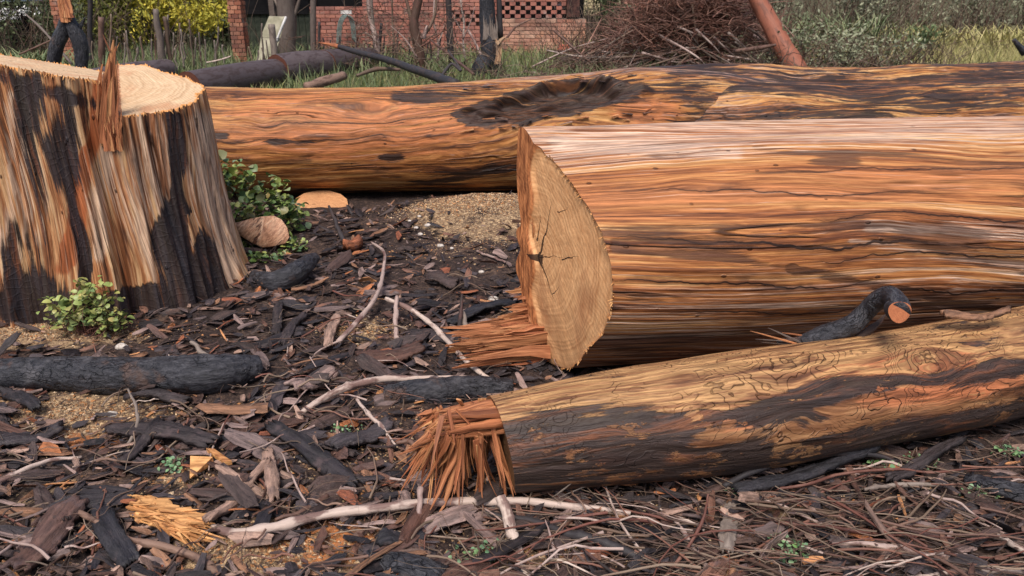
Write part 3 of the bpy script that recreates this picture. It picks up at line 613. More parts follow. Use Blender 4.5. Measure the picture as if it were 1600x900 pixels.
# ------------------------------------------------------------------ long fallen trunk across the middle
def fallen_trunk():
    t = thing('fallen_tree', 'long stripped orange trunk across the middle with burnt hollow, forking into two at right', 'fallen tree', (-.5, 6.0, 0))
    pts = [(-4.2, 5.93, .43), (-2.4, 5.95, .41), (-1.0, 6.0, .415), (.3, 6.1, .45), (1.4, 6.32, .50), (2.2, 6.5, .50)]
    lp = LogPath(pts, [.43, .415, .405, .44, .42, .30])
    s_h = 4.2+.28; gr = knots([(s_h, .8, .7, .55, .5), (4.2-1.0, .45, .12, .2, .12), (2.4, .3, .12, .2, .12), (3.1, .85, .3, .3, -.15)])
    def cr(q, th):
        w_ = fbm(np.stack([q.ravel()*2.6, th.ravel()*3.2, 0*q.ravel()+7], 1), 4, 33).reshape(q.shape)
        dq = (q-s_h)/.56; dt = (th-.76-.13*np.sin((q-s_h)*4.2+.5))/.33
        return np.sqrt(dq**2+dt**2)+.55*w_
    cav = lambda q, th: 1-sst(cr(q, th), .66, .92)
    def rf(q, th):
        c = np.stack([q.ravel()*.9, 1.6*np.cos(th).ravel(), 1.6*np.sin(th).ravel()], 1)
        n2 = fbm(np.stack([q.ravel()*3, 8*np.cos(th).ravel(), 8*np.sin(th).ravel()], 1), 3, 57).reshape(q.shape)
        k = cav(q, th); rim = np.exp(-((cr(q, th)-1.06)/.14)**2)
        rn = fbm(np.stack([q.ravel()*7, 9*th.ravel(), 0*q.ravel()], 1), 4, 99).reshape(q.shape)
        return 1+.045*fbm(c, 3, 51).reshape(q.shape)+.016*n2-k*(.19+.10*rn)+rim*(.05+.09*rn)*sst(th, .5, .9)+rim*.03*rn+.05*np.exp(-((q-s_h-.75)/.3)**2)
    V, F, g, q, th = log_mesh(lp, 520, 230, rf, z0, z0, gr)
    px, py = proj(V); k = cav(q, th)
    rr = cr(q, th)
    ch = 1.0*(1-sst(rr, .92, 1.25))+.5*ell(px, py, 460, 222, 30, 8)+.8*ell(px, py, 345, 213, 16, 6)+.7*ell(px, py, 430, 221, 20, 6)+.55*ell(px, py, 610, 246, 20, 5)
    ch = ch+.5*sst(px, 980, 1080)+.45*ell(px, py, 760, 280, 160, 26)+.4*ell(px, py, 700, 160, 60, 14)+.5*seg(px, py, (620, 150), (1000, 128), 10)
    ch = np.where(np.sin(th) < -.75, .5, ch)
    pl = .5*sst(np.sin(th), .88, 1)*sst(px, 500, 900)+.2*sst(px, 950, 1150)  # first term paints the sky's reflection along the top of the trunk
    al = .6*ell(px, py, 560, 200, 260, 70)+.8*ell(px, py, 1010, 175, 60, 20)
    obj('trunk', V, F, m_back, t, {'gc': g, 'mk': np.stack([np.clip(ch, 0, 1), np.clip(pl, 0, 1), np.clip(al, 0, 1), 1+0*q], 1)})
    for (pts, rd, sd) in [([(1.2, 6.22, .46), (1.9, 6.25, .44), (2.8, 6.25, .45), (4.0, 6.3, .50), (5.6, 6.4, .56)], [.34, .37, .35, .33, .30], 61),
                          ([(1.0, 6.5, .5), (2.0, 6.85, .52), (3.2, 7.1, .50), (4.8, 7.35, .53), (7.0, 7.7, .58)], [.40, .38, .36, .37, .34], 71)]:
        l2 = LogPath(pts, rd)
        def rf2(q, th, sd=sd):
            c = np.stack([q.ravel()*1.1, 1.5*np.cos(th).ravel(), 1.5*np.sin(th).ravel()], 1); e = np.stack([q.ravel()*4, 7*np.cos(th).ravel(), 7*np.sin(th).ravel()], 1)
            return 1+.08*fbm(c, 3, sd).reshape(q.shape)+.03*fbm(e, 3, sd+5).reshape(q.shape)
        V, F, g, q, th = log_mesh(l2, 300, 110, rf2, z0, z0, knots([(1.5, .7, .3, .4, .3)]))
        px, py = proj(V); nn = fbm(g*np.array([1.0, 3, 3]), 3, sd)
        ch = (.62 if sd == 71 else .45)+.7*nn
        obj('stem', V, F, m_back, t, {'gc': g+sd, 'mk': np.stack([np.clip(ch, 0, 1), np.clip(.22+.6*fbm(g*np.array([.8, 4, 4]), 2, sd+9), 0, 1), np.clip(.5*nn, 0, 1), 1+0*q], 1)})
        V, F, g, rho, a, b = log_cap(l2, l2.L, 40, 5, rf2, z0, True)
        obj('cut_face', V, F, m_cutR, t, {'gc': g, 'mk': np.stack([0*rho]*3+[1+0*rho], 1)})
    V, F, g, rho, a, b = log_cap(lp, 0, 60, 5, rf, z0, False)
    obj('cut_face', V, F, m_cutR, t, {'gc': g, 'mk': np.stack([0*rho]*3+[1+0*rho], 1)})
    # torn fibre and bark scraps round the hollow
    for i in range(34):
        s = s_h+random.uniform(-.65, .75); tt = .80+random.choice((-1, 1))*random.uniform(.30, .5); C, T, Nn, U, r = [x[0] for x in lp.at(np.array([s]))]
        b0 = C+(Nn*math.cos(tt)+U*math.sin(tt))*r*1.03
        V, F, g = shard(b0, T*random.choice((-1, 1))+Nn*random.uniform(-.1, .4)+U*random.uniform(-.3, .3), random.uniform(.04, .13), random.uniform(.01, .03), .008, seed=1500+i)
        obj('splinter', V, F, m_chip if i % 3 else m_fibre, t, {'gc': g, 'tone': np.full(len(V), random.random())}, smooth=False)
fallen_trunk()

# ------------------------------------------------------------------ the great stump at the left
def stump():
    cx, cy = -2.26, 4.02; zcf = lambda y: -1.79-(y-3.46)*.46
    t = thing('tree_stump', 'huge half burnt tree stump with a stepped sawn top and upright splinters', 'stump', (cx, cy, 0))
    nv, nu = 760, 150
    th = np.linspace(0, 2*PI, nv, endpoint=False)
    ridge = []
    def rad(th, tt):   # tt 0 base .. 1 top
        c, s = np.cos(th), np.sin(th)
        base = .565/np.sqrt((c/1.06)**2+(s/1.0)**2)
        base = base*(1-.05*np.exp(-((np.mod(th-.15+PI, 2*PI)-PI)/.09)**2)+.03*np.sin(3*th+1)*np.exp(-((np.mod(th-.3+PI, 2*PI)-PI)/1.2)**2)+.06*np.exp(-((np.mod(th-math.radians(330)+PI, 2*PI)-PI)/.35)**2)-.085*np.exp(-((np.mod(th-math.radians(309)+PI, 2*PI)-PI)/.10)**2))
        fl = (1-tt)
        flare = .055*fl+.13*fl**3.2*(1+.55*np.sin(5*th+1.2)+.3*np.sin(9*th+.4))
        q = np.stack([np.cos(th)*3.2, np.sin(th)*3.2, tt*.55], 1); q2 = np.stack([np.cos(th)*11, np.sin(th)*11, tt*.9], 1); q3 = np.stack([np.cos(th)*34, np.sin(th)*34, tt*1.8], 1)
        rid = .05*fbm(q, 2, 81)+.060*(1-2*np.abs(fbm(q2, 2, 83)))*(.55+.6*fl)+.020*fbm(q3, 2, 85)
        return base*(1+flare+rid+(ridge.append(rid) or 0))
    def top(x, y):
        left = 1.268-(x+2.5)*.19-(y-3.5)*.15
        right = .955+(y-3.45)*.105+.008*np.sin(x*17)-(x+1.78)*.10
        k = sst(x-zcf(y)+.02*np.sin(y*21), -.02, .015); return left*(1-k)+right*k
    r1 = rad(th, np.ones(nv)); xt, yt = cx+r1*np.cos(th), cy+r1*np.sin(th); zt = top(xt, yt)
    zt_j = zt+.006*RNG.standard_normal(nv)
    tt = (np.linspace(0, 1, nu))[:, None]*np.ones((1, nv)); TH = np.ones((nu, 1))*th[None]
    R = rad(TH.ravel(), tt.ravel()).reshape(nu, nv)
    zb = -.12; Z = zb+tt*(zt_j[None]-zb)
    V = np.stack([cx+R*np.cos(TH), cy+R*np.sin(TH), Z], -1).reshape(-1, 3)
    rr = R.mean(); TG = TH.ravel()+.025*np.sin(Z.ravel()*5+TH.ravel()*3); gc = np.stack([Z.ravel(), .72*np.cos(TG), .72*np.sin(TG)], 1)
    px, py = proj(V); px = px+14*fbm(V*5, 2, 4); fr = (np.sin(TH).ravel() < .35)
    ch = .95*seg(px, py, (278, 185), (283, 330), 13)+ell(px, py, 270, 390, 24, 75)+ell(px, py, 318, 455, 32, 70)+ell(px, py, 260, 500, 110, 42)+.9*ell(px, py, 230, 470, 60, 20)
    ch = ch+.9*ell(px, py, 60, 470, 70, 40)+.8*ell(px, py, 20, 400, 14, 60)+.8*ell(px, py, 135, 410, 12, 60)+.75*ell(px, py, 95, 190, 16, 90)+.7*ell(px, py, 45, 160, 20, 50)+.7*ell(px, py, 120, 240, 16, 100)
    ch = ch+.6*seg(px, py, (0, 120), (150, 165), 9)+.4*ell(px, py, 60, 300, 25, 140)+.55*ell(px, py, 180, 205, 10, 30)  # last ellipse is the splinter's cast shadow, painted through the char mask
    rg_ = ridge[-1]; hi = sst(rg_, .01, .07); lo = 1-sst(rg_, -.07, -.01)
    ch = ch*np.where(px < 155, .74, 1)+.24*lo-.12*hi+.10*(px < 150)
    ch = ch-.9*seg(px, py, (298, 340), (295, 520), 5)-.5*seg(px, py, (330, 340), (368, 470), 13)
    ch = ch+.9*ell(px, py, 300, 440, 62, 80)+.8*ell(px, py, 290, 500, 110, 44)+.5*ell(px, py, 60, 485, 120, 22)
    ch = np.where(fr, ch*1.15, .35+.8*(1-tt.ravel())); ch = np.clip(ch, 0, 1)
    pl = .35*hi-.2*lo+.62*seg(px, py, (310, 190), (350, 420), 16)+.6*seg(px, py, (355, 420), (370, 480), 12)+.6*seg(px, py, (172, 220), (150, 400), 10)+.65*seg(px, py, (25, 150), (12, 380), 11)+.6*seg(px, py, (50, 180), (35, 400), 9)+.35*ell(px, py, 220, 300, 60, 110)+.5*seg(px, py, (78, 220), (60, 380), 8)
    al = .95*seg(px, py, (160, 170), (112, 400), 13)+.8*seg(px, py, (125, 300), (100, 420), 12)+.4*seg(px, py, (205, 220), (190, 440), 6)+.4*seg(px, py, (235, 220), (225, 440), 5)+.9*ell(px, py, 155, 150, 14, 40)
    mk = np.stack([ch, np.clip(pl, 0, 1)*fr, np.clip(al, 0, 1)*fr, 1+0*ch], 1)
    obj('trunk', V, gridF(nu, nv, True), m_stump, t, {'gc': gc, 'mk': mk})
    # sawn tops
    nr = 70; rho = (1-np.linspace(0, 1, nr)**1.2)[:, None]*np.ones((1, nv)); X = cx+rho*r1*np.cos(th); Y = cy+rho*r1*np.sin(th); Zc = top(X, Y)
    Zc[0] = zt_j; Zc[1:] += .004*fbm(np.stack([X[1:].ravel()*14, Y[1:].ravel()*14, 0*X[1:].ravel()], 1), 3, 8).reshape(nr-1, nv)
    V = np.stack([X, Y, Zc], -1).reshape(-1, 3); F = gridF(nr, nv, True)
    fx = V[F][:, :, 0].mean(1); dz = V[F][:, :, 2].max(1)-V[F][:, :, 2].min(1)
    edge = sst(rho.ravel(), .965, .995); gcc = np.stack([V[:, 0]-cx+.1, V[:, 1]-cy, 0*edge], 1)
    fx = fx-zcf(V[F][:, :, 1].mean(1)); steep = np.abs(fx) < .045
    for sel in ((fx <= 0) & ~steep, (fx > 0) & ~steep, steep):
        f = F[sel]; u, inv = np.unique(f, return_inverse=True)
        obj('cut_face' if sel is not steep else 'torn_step', V[u], inv.reshape(-1, 4), m_cutS if sel is not steep else m_fibre2, t, {'gc': gcc[u], 'mk': np.stack([0*edge, 0*edge, edge, 1+0*edge], 1)[u]})
    # upright splinters in the step between the two cuts
    for i in range(110):
        f = random.random(); y = 3.42+f**1.6*1.0; x = zcf(y)+random.uniform(-.05, .03); zt0 = .93+.15*(y-3.4)
        ln = random.uniform(.0, .11)*(1-.6*f)
        V, F, g = shard((x, y, zt0-.08), (random.uniform(-.06, .12), random.uniform(-.05, .05), 1), ln+.06, random.uniform(.006, .018), random.uniform(.004, .010), side=(1, random.uniform(-.6, .6), 0), seed=2000+i, n=6)
        obj('splinter', V, F, m_fibre2 if i % 2 else m_fibre, t, {'gc': g, 'tone': np.full(len(V), random.random())}, smooth=False)
    for (x0, y0, x1, y1, wd, dd) in [(163, 210, 176, 62, .055, 3.62), (153, 205, 158, 100, .045, 3.64), (170, 215, 180, 72, .045, 3.61), (173, 215, 183, 95, .035, 3.59), (160, 205, 170, 95, .05, 3.60), (168, 215, 178, 118, .05, 3.58), (146, 185, 150, 126, .02, 3.62), (184, 200, 182, 150, .022, 3.58), (172, 66, 160, 53, .008, 3.62), (176, 76, 187, 66, .006, 3.62), (158, 200, 162, 112, .02, 3.58), (166, 200, 171, 84, .024, 3.59), (178, 205, 176, 110, .02, 3.57), (150, 200, 154, 120, .018, 3.58), (160, 210, 166, 130, .02, 3.56), (181, 208, 185, 140, .016, 3.56), (188, 205, 190, 170, .014, 3.56)]:
        b0 = PY(x0, y0+14, dd); b1 = PY(x1, y1, dd+.01)
        V, F, g = shard(b0, b1-b0, (b1-b0).length, wd, wd*.5, side=(1, .2, 0), seed=int(x0*y0), n=9, jag=.3)
        obj('splinter', V, F, m_fibre2, t, {'gc': g, 'tone': np.full(len(V), random.random())}, smooth=False)
    # torn fringe under the front edge of both cuts, splintered face below the step
    for i in range(110):
        a = math.radians(random.uniform(196, 345)); j = int(a/(2*PI)*nv) % nv
        b = np.array([xt[j], yt[j], zt[j]+.004]); o = np.array([math.cos(a), math.sin(a), 0])
        V, F, g = shard(b, o*random.uniform(.2, .8)+np.array([0, 0, -1])*random.uniform(.3, 1.0)+np.cross(o, [0, 0, 1])*random.uniform(-.7, .7), random.uniform(.008, .030), random.uniform(.003, .008), .003, seed=2300+i, n=3)
        obj('splinter', V, F, m_fibreY, t, {'gc': g, 'tone': np.full(len(V), random.random())}, smooth=False)
stump()

# ------------------------------------------------------------------ litter on the ground
def chip_geo(seed, n=6, ln=1.0, wd=.25, tk=.05, curl=.3, bend=.15):
    rr = np.random.default_rng(seed); t = np.linspace(-.5, .5, n)
    w_ = wd*(1-rr.uniform(.0, .35, n)); w_[0] *= rr.uniform(.25, .8); w_[-1] *= rr.uniform(.15, .7)
    cz = bend*(t**2)*4*rr.choice([-1, 1])*.5; off = rr.uniform(-.12, .12, n)*wd; tw = rr.uniform(-.5, .5)
    rows = []
    for top in (1, 0):
        for k in (-.5, 0, .5):
            y = off+k*w_; z = cz+(curl*wd*(.25-(k*k)))+y*tw*t*2+(tk if top else 0)*(1-abs(k)*.5); x = t*ln+(rr.uniform(-.05, .05, n) if k else 0)
            rows.append(np.stack([x, y, z], 1))
    T, Bm = rows[:3], rows[3:]; ring = T+Bm[::-1]; V = np.stack(ring, 1).reshape(-1, 3)
    F4 = gridF(n, 6, True); e = (n-1)*6
    caps = np.array([[0, 5, 4, 1], [1, 4, 3, 2], [e, e+1, e+4, e+5], [e+1, e+2, e+3, e+4]])
    return V, np.concatenate([F4[:, ::-1], caps])
def place(V, loc, rz, rx=0, ry=0, sc=(1, 1, 1)):
    M_ = np.array((Matrix.Rotation(rz, 3, 'Z') @ Matrix.Rotation(ry, 3, 'Y') @ Matrix.Rotation(rx, 3, 'X')))
    return (V*np.array(sc)) @ M_.T+np.array(loc)
def surf(px, py, lift=0.0):
    v = P(px, py, 0)
    for _ in range(3): v = P(px, py, gz(v.x, v.y)+lift)
    return v
def bare(px, py):     # how open the litter is at a place
    px = np.atleast_1d(np.asarray(px, float)); py = np.atleast_1d(np.asarray(py, float))
    b = ell(px, py, 745, 338, 100, 32)+.55*ell(px, py, 755, 410, 65, 36)+.9*ell(px, py, 60, 522, 140, 18)+.85*ell(px, py, 130, 640, 95, 34)+.7*ell(px, py, 430, 875, 130, 32)+.6*ell(px, py, 565, 515, 40, 18)+.4*ell(px, py, 820, 860, 80, 40)+.6*ell(px, py, 275, 745, 35, 22)+.3*ell(px, py, 60, 780, 60, 40)
    return np.clip(b, 0, 1)
def region(px, py):
    if px > 800: return 'right foreground below the thin log'
    if py > 660 and px < 380: return 'left foreground'
    if py > 660: return 'front centre by the torn log end'
    if px < 400: return 'left side below the charred log'
    return 'dark litter between stump and thickest log'
chips = [mesh_from('bark_chip', chip_geo(40+i, 6, 1, .26+.05*(i % 4), .05, .3+.1*(i % 5), .1+.08*(i % 3))[0], chip_geo(40+i, 6, 1, .26+.05*(i % 4), .05, .3+.1*(i % 5), .1+.08*(i % 3))[1], None, False, m_chip) for i in range(14)]
for me in chips:
    n = len(me.vertices); co = np.zeros(n*3, np.float32); me.vertices.foreach_get('co', co); me.attributes.new('gc', 'FLOAT_VECTOR', 'POINT').data.foreach_set('vector', co*.2)
chipso = []
for me in chips[:5]:
    m2 = me.copy(); m2.materials.clear(); m2.materials.append(m_chipo); chipso.append(m2)
MARKS = [((300, 730), 'triangular yellow offcut'), ((265, 806), 'yellow splintered chunk'), ((200, 575), 'black charred log'), ((255, 675), 'long dark slab'), ((590, 440), 'pale curved stick'), ((618, 495), 'upright whitish stub'), ((690, 520), 'pink slanting stick'), ((560, 600), 'arched grey white stick'),
         ((490, 710), 'long narrow brown slab'), ((425, 740), 'rotten strip'), ((430, 825), 'longest pale stick'), ((655, 810), 'whitish stake'), ((800, 850), 'stout pale stake'), ((700, 710), 'torn golden fringe'), ((405, 360), 'pink cut block'), ((445, 420), 'curved charred root'), ((553, 380), 'small orange block'), ((502, 315), 'half round slice'), ((740, 350), 'sawdust heap'), ((250, 860), 'brown curved stick'),
         ((60, 740), 'stick entering at left'), ((130, 645), 'bare soil patch'), ((1140, 830), 'standing brown wood piece'), ((1230, 870), 'weed among twigs'), ((1340, 830), 'long red twig'), ((1380, 740), 'upper red twig'), ((1560, 765), 'charred branch at right'), ((900, 840), 'long charred branch'), ((1090, 870), 'white curving stick'), ((1500, 890), 'pink bottom stick'), ((1400, 860), 'pale broken stick'), ((210, 640), 'grey hooked stick'), ((560, 790), 'brown bottom litter'), ((1170, 780), 'small weed by the thin log')]
def where(px, py):
    (mx, my), nm = min(MARKS, key=lambda k: (k[0][0]-px)**2+((k[0][1]-py)*1.5)**2); dx, dy = px-mx, (py-my)*1.6
    return ('just left of the ' if dx < 0 else 'just right of the ')+nm if abs(dx) > abs(dy) else ('above and behind the ' if dy < 0 else 'in front of the ')+nm
USED = {}
def uniq(lb, px, py):
    near = sorted(MARKS, key=lambda k: (k[0][0]-px)**2+((k[0][1]-py)*1.5)**2); c = lb; i = 1
    while c in USED and i < 6:
        c = lb+' on the side toward the '+near[i][1]; i += 1
        if len(c.split()) > 16: c = ' '.join(lb.split())+', toward '+near[i-1][1]
        if len(c.split()) > 16: c = lb
    USED[c] = 1; return c
def litter():
    rr = np.random.default_rng(5); cnt = 0; acc = Acc(); acco = Acc(); tries = 0
    geos = [chip_geo(100+i, 4, 1, .24+.05*(i % 4), .05, .3, .15) for i in range(12)]
    # small flakes too many to count
    N = 30000; ty = 1.15+(7.2-1.15)*rr.random(N)**1.25; tx = (rr.random(N)*2-1)*(1.0+.78*ty)
    px, py = proj(np.stack([tx, ty, 0*tx], 1)); b = bare(px, py)
    keep = (rr.random(N) > b*.93) & (tx > -4.5) & (tx < 4.2) & ~((ty > 5.5) & (np.abs(tx+1) < 5)) & (~((px > 1000) & (py > 640) & (rr.random(N) < .10)))
    keep &= ~((px > 600) & (px < 880) & (py > 300) & (py < 450) & (rr.random(N) < .22))
    idx = np.where(keep)[0]; zz = gz_np(tx, ty)
    for i in idx:
        V, F = geos[rr.integers(12)]; ln = .018+.11*rr.random()**2.2; wsc = rr.uniform(.5, 1.5)*ln
        g = place(V, (0, 0, 0), 0, 0, 0, (ln, wsc, ln))
        rz = rr.normal(.25, .9); W = place(V, (tx[i], ty[i], zz[i]+.006+.03*rr.random()), rz, rr.normal(0, .45), rr.normal(0, .22), (ln, wsc, ln*rr.uniform(.3, .7)))
        (acco if rr.random() < .04 else acc).add(W, F, gc=g+rr.uniform(0, 9, 3), tone=rr.random())
    tag(acc.build('bark_litter', m_chip, smooth=False), kind='stuff'); tag(acco.build('wood_flake_litter', m_chipo, smooth=False), kind='stuff')
    # bigger pieces of bark, each its own thing
    n = 0
    while n < 300:
        qx = rr.uniform(-60, 1660); qy = 400+(900-400+60)*rr.random() if rr.random() < .8 else rr.uniform(320, 420)
        if rr.random() < bare(qx, qy)[0]*1.1 or (qx < 400 and qy < 545) or (qx > 610 and 320 < qy < 460 and rr.random() < .5): continue
        if 790 < qx and qy < 800-(qx-790)*.12: continue
        if (qx > 640 and qy < 760 and qy > 600) or (qx > 800 and qy < 640): continue
        if 170 < qx < 345 and 700 < qy < 860: continue
        v = surf(qx, qy, .02); big = rr.random()
        ln = .055+.24*big**2.3; wd = rr.uniform(.45, 1.15)*ln
        if qx > 900: wd *= .5; ln *= .9
        col = rr.random() < .06; me = chipso[rr.integers(5)] if col else chips[rr.integers(14)]
        if col: ln *= .5; wd *= .5
        o = bpy.data.objects.new('bark_chip' if not col else 'wood_flake', me); COL.objects.link(o)
        o.location = (v.x, v.y, v.z+.005+.02*rr.random()); o.rotation_euler = (rr.normal(0, .35), rr.normal(0, .16), rr.normal(.2 if qx > 420 else 2.6, .75)); o.scale = (ln, wd, ln*rr.uniform(.25, .55))
        sz = ['tiny', 'small', 'middling', 'large', 'very large'][min(4, int((ln-.05)/.03))]+(' broad' if wd > .8*ln else ' narrow' if wd < .55*ln else '')
        tag(o, uniq(sz+(' flake of bark ' if not col else ' orange wood flake ')+where(qx, qy), qx, qy), 'bark' if not col else 'wood flake', 'bark flakes scattered in the litter' if not col else 'orange wood flakes scattered in the litter')
        n += 1
litter()
def crumbs():
    rr = np.random.default_rng(8); acc = Acc(); N = 26000
    q = np.array([[0, 0, 1], [1, 0, -.3], [-.6, .8, -.3], [-.5, -.9, -.3]], float); F = np.array([[0, 1, 2], [0, 2, 3], [0, 3, 1], [1, 3, 2]])
    cs = [(HEAP.x, HEAP.y+.1, .50, .24, 7500), (HEAP.x+.05, HEAP.y-.5, .5, .3, 900)]
    for (a, b_, sx, sy, k) in [(60, 522, .6, .12, 3000), (130, 645, .5, .16, 2600), (420, 870, .35, .12, 2200), (565, 515, .2, .12, 900), (820, 860, .25, .12, 900), (275, 745, .12, .08, 500), (430, 780, .9, .5, 1800), (1250, 800, .6, .3, 900), (620, 700, .6, .4, 1500)]:
        v = P(a, b_); cs.append((v.x, v.y, sx, sy, k))
    for (x, y, sx, sy, k) in cs:
        X = x+rr.normal(0, sx*.5, k); Y = y+rr.normal(0, sy*.5, k); Z = gz_np(X, Y)+.018*np.abs(fbm(np.stack([X, Y, 0*X], 1)*14, 3, 21))
        s_ = (.0025+.006*rr.random(k)**2.5)[:, None, None]; an = rr.random(k)*6.3; c_, n_ = np.cos(an)[:, None], np.sin(an)[:, None]; st = rr.uniform(.7, 2, k)[:, None]
        qx, qy, qz = q[None, :, 0]*st, q[None, :, 1], q[None, :, 2]*.6+q[None, :, 1]*rr.normal(0, .4, k)[:, None]
        W = np.stack([qx*c_-qy*n_, qx*n_+qy*c_, qz], -1)*s_+np.stack([X, Y, Z], 1)[:, None, :]+s_*np.array([0, 0, .4])
        acc.add(W.reshape(-1, 3), (F[None]+4*np.arange(k)[:, None, None]).reshape(-1, 3), gc=W.reshape(-1, 3)*3, tone=np.repeat(rr.random(k), 4))
    m = chip_mat('sawdust crumbs', [L(206, 176, 134), L(184, 150, 110), L(150, 118, 90), L(222, 196, 160), L(196, 140, 90), L(120, 96, 78)])
    tag(acc.build('sawdust', m, smooth=False), kind='stuff')
crumbs()

def stick(name, label, cat, pts, r, mat, sides=9, rough=.25, group=None, n=None, seed=None, cuts=None, planar=None):
    W = []
    for p in pts:
        if len(p) == 3 and p[2] is not None: W.append(surf(p[0], p[1], p[2]))
    n = n or max(14, 9*len(W)); seed = seed or int(pts[0][0]*7+pts[0][1]) % 997; rq = np.random.default_rng(seed); tq = np.linspace(0, 1, n); sw = 1+sum(rq.uniform(.15, .5)*np.exp(-((tq-c_)/.018)**2) for c_ in rq.random(4))
    V, F, g = tube(catmull(W, n), catmull([(0, 0, q*.88) for q in r], n)[:, 2]*sw, sides, rough, seed)
    V[:-2] += (.0016*np.stack([fbm(V[:-2]*60, 2, k_) for k_ in (1, 2, 3)], 1)); V += np.interp(g[:, 0]-g[:, 0].min(), np.linspace(0, max(.01, np.ptp(g[:, 0])), 9), np.concatenate([[0], rq.normal(0, .003, 7), [0]]))[:, None]*np.array([[.6, .8, .3]])
    if cuts is None:
        o = obj(name, V, F, mat, None, {'gc': g}); return tag(o, label, cat, group)
    t = thing(name, label, cat, W[0], group); obj('wood', V, F, mat, t, {'gc': g})
    p0, p1 = W[-1], W[-2]
    return t
S = lambda *a, **k: stick('stick', *a, **k)
S('pale curved stick standing out of the litter toward the cut block', 'stick', [(528, 535, .03), (560, 500, .06), (588, 462, .08), (600, 420, .09), (599, 392, .08), (580, 378, .06)], [.014, .015, .013, .011, .009, .006], m_pale)
S('short upright whitish stub of branch in the middle of the litter', 'stick', [(620, 530, .01), (618, 498, .06), (620, 463, .12)], [.014, .013, .011], m_pale)
S('pink and white stick slanting from the upright stub toward the splinters', 'stick', [(602, 466, .10), (640, 482, .08), (680, 512, .05), (708, 543, .03), (735, 570, .02), (768, 596, .02)], [.010, .013, .014, .013, .013, .012], m_pale)
S('arched grey white stick ending beside the torn fringe of the thin log', 'stick', [(462, 652, .01), (500, 625, .05), (545, 604, .07), (600, 593, .07), (660, 592, .06), (750, 590, .05)], [.010, .015, .017, .016, .013, .009], m_pale)
S('longest pale stick, passing in front of the torn log end', 'stick', [(332, 824, .02), (370, 834, .03), (440, 822, .045), (520, 802, .05), (620, 790, .05), (720, 784, .04), (830, 786, .04), (920, 792, .035), (985, 802, .03)], [.013, .015, .016, .016, .016, .017, .014, .012, .008], m_pale, n=60)
S('thin whitish stake standing under the torn fringe', 'stick', [(656, 856, .01), (655, 810, .04), (657, 760, .10)], [.010, .010, .009], m_pale)
S('stout pale stake leaning at the foot of the thin log', 'stick', [(822, 912, .0), (806, 850, .03), (793, 805, .07), (782, 776, .10)], [.017, .018, .019, .018], m_pale)
S('slim pointed white stick right of the stout stake', 'stick', [(874, 905, .01), (866, 860, .03), (852, 812, .08)], [.006, .006, .002], m_pale)
S('brown curved stick running to the bottom edge left of centre', 'stick', [(95, 782, .05), (150, 815, .05), (200, 842, .05), (260, 858, .04), (310, 872, .03), (350, 905, .01)], [.008, .010, .012, .013, .014, .013], m_brownst, n=50)
S('pale stick entering from the left edge of the picture', 'stick', [(-25, 765, .02), (30, 737, .035), (80, 720, .03), (128, 714, .02)], [.011, .010, .008, .005], m_pale)
S('thin grey hooked stick below the charred log', 'stick', [(198, 697, .01), (212, 672, .04), (214, 640, .07), (200, 608, .10)], [.007, .007, .006, .004], m_greyw)
S('grey splintered branch lying across the charred log', 'stick', [(365, 606, .02), (345, 580, .06), (322, 556, .10), (298, 534, .13)], [.012, .013, .013, .008], m_greyw)
S('short bare stick slanting in front of the stump litter', 'stick', [(512, 775, .03), (470, 800, .03), (430, 812, .02)], [.010, .009, .006], m_brownst)
S('crooked pale root tip left of the torn fringe', 'stick', [(556, 622, .05), (575, 645, .05), (595, 665, .04), (618, 695, .02)], [.006, .009, .010, .004], m_pale)
S('brown forked twig touching the torn fringe', 'stick', [(620, 692, .05), (640, 690, .06), (652, 704, .05)], [.007, .010, .007], m_brownst)
S('dark upright stick beside the big sawn face', 'stick', [(714, 545, .02), (719, 500, .08), (722, 460, .16)], [.014, .012, .007], m_twig)
S('stubby grey stick left of the big sawn face', 'stick', [(735, 545, .02), (728, 515, .05), (724, 488, .09)], [.014, .015, .010], m_greyw)
S('thin bent twig lying on the soil near the sawdust heap', 'stick', [(672, 472, .02), (700, 458, .03), (728, 442, .03), (760, 455, .03), (785, 478, .02)], [.003, .004, .004, .003, .002], m_twig)
S('small pale stick beside the sawdust heap', 'stick', [(745, 392, .02), (765, 400, .02), (790, 410, .02)], [.007, .008, .007], m_pale)
S('charred round stick propped behind the small orange block', 'stick', [(541, 388, .02), (528, 355, .08), (514, 322, .15)], [.016, .015, .010], m_chst)
S('white barked stick curving in the right foreground corner of the fork', 'stick', [(1062, 825, .03), (1080, 850, .03), (1098, 878, .02), (1120, 905, .01)], [.006, .009, .009, .008], m_pale)
S('reddish thin twig standing in front of the thin log', 'stick', [(1040, 900, .01), (1075, 855, .05), (1098, 812, .10), (1106, 772, .16)], [.006, .006, .005, .003], m_redtw)
S('long red twig sweeping across the right foreground', 'stick', [(1204, 826, .03), (1225, 817, .04), (1280, 822, .04), (1350, 832, .035), (1420, 838, .03), (1500, 842, .03), (1590, 848, .02)], [.007, .008, .0065, .005, .004, .003, .002], m_redtw, n=50)
S('upper red twig in the right foreground', 'stick', [(1210, 765, .04), (1260, 758, .06), (1310, 742, .06), (1380, 734, .06), (1450, 738, .05), (1540, 730, .05)], [.005, .006, .006, .005, .004, .003], m_redtw, n=40)
S('pale broken stick in the right bottom litter', 'stick', [(1300, 850, .03), (1350, 850, .04), (1400, 856, .035), (1460, 868, .03), (1510, 866, .02)], [.006, .009, .010, .008, .004], m_pale)
S('white stick end at the right edge above the bottom corner', 'stick', [(1548, 830, .03), (1575, 848, .03), (1625, 872, .03)], [.009, .011, .011], m_pale)
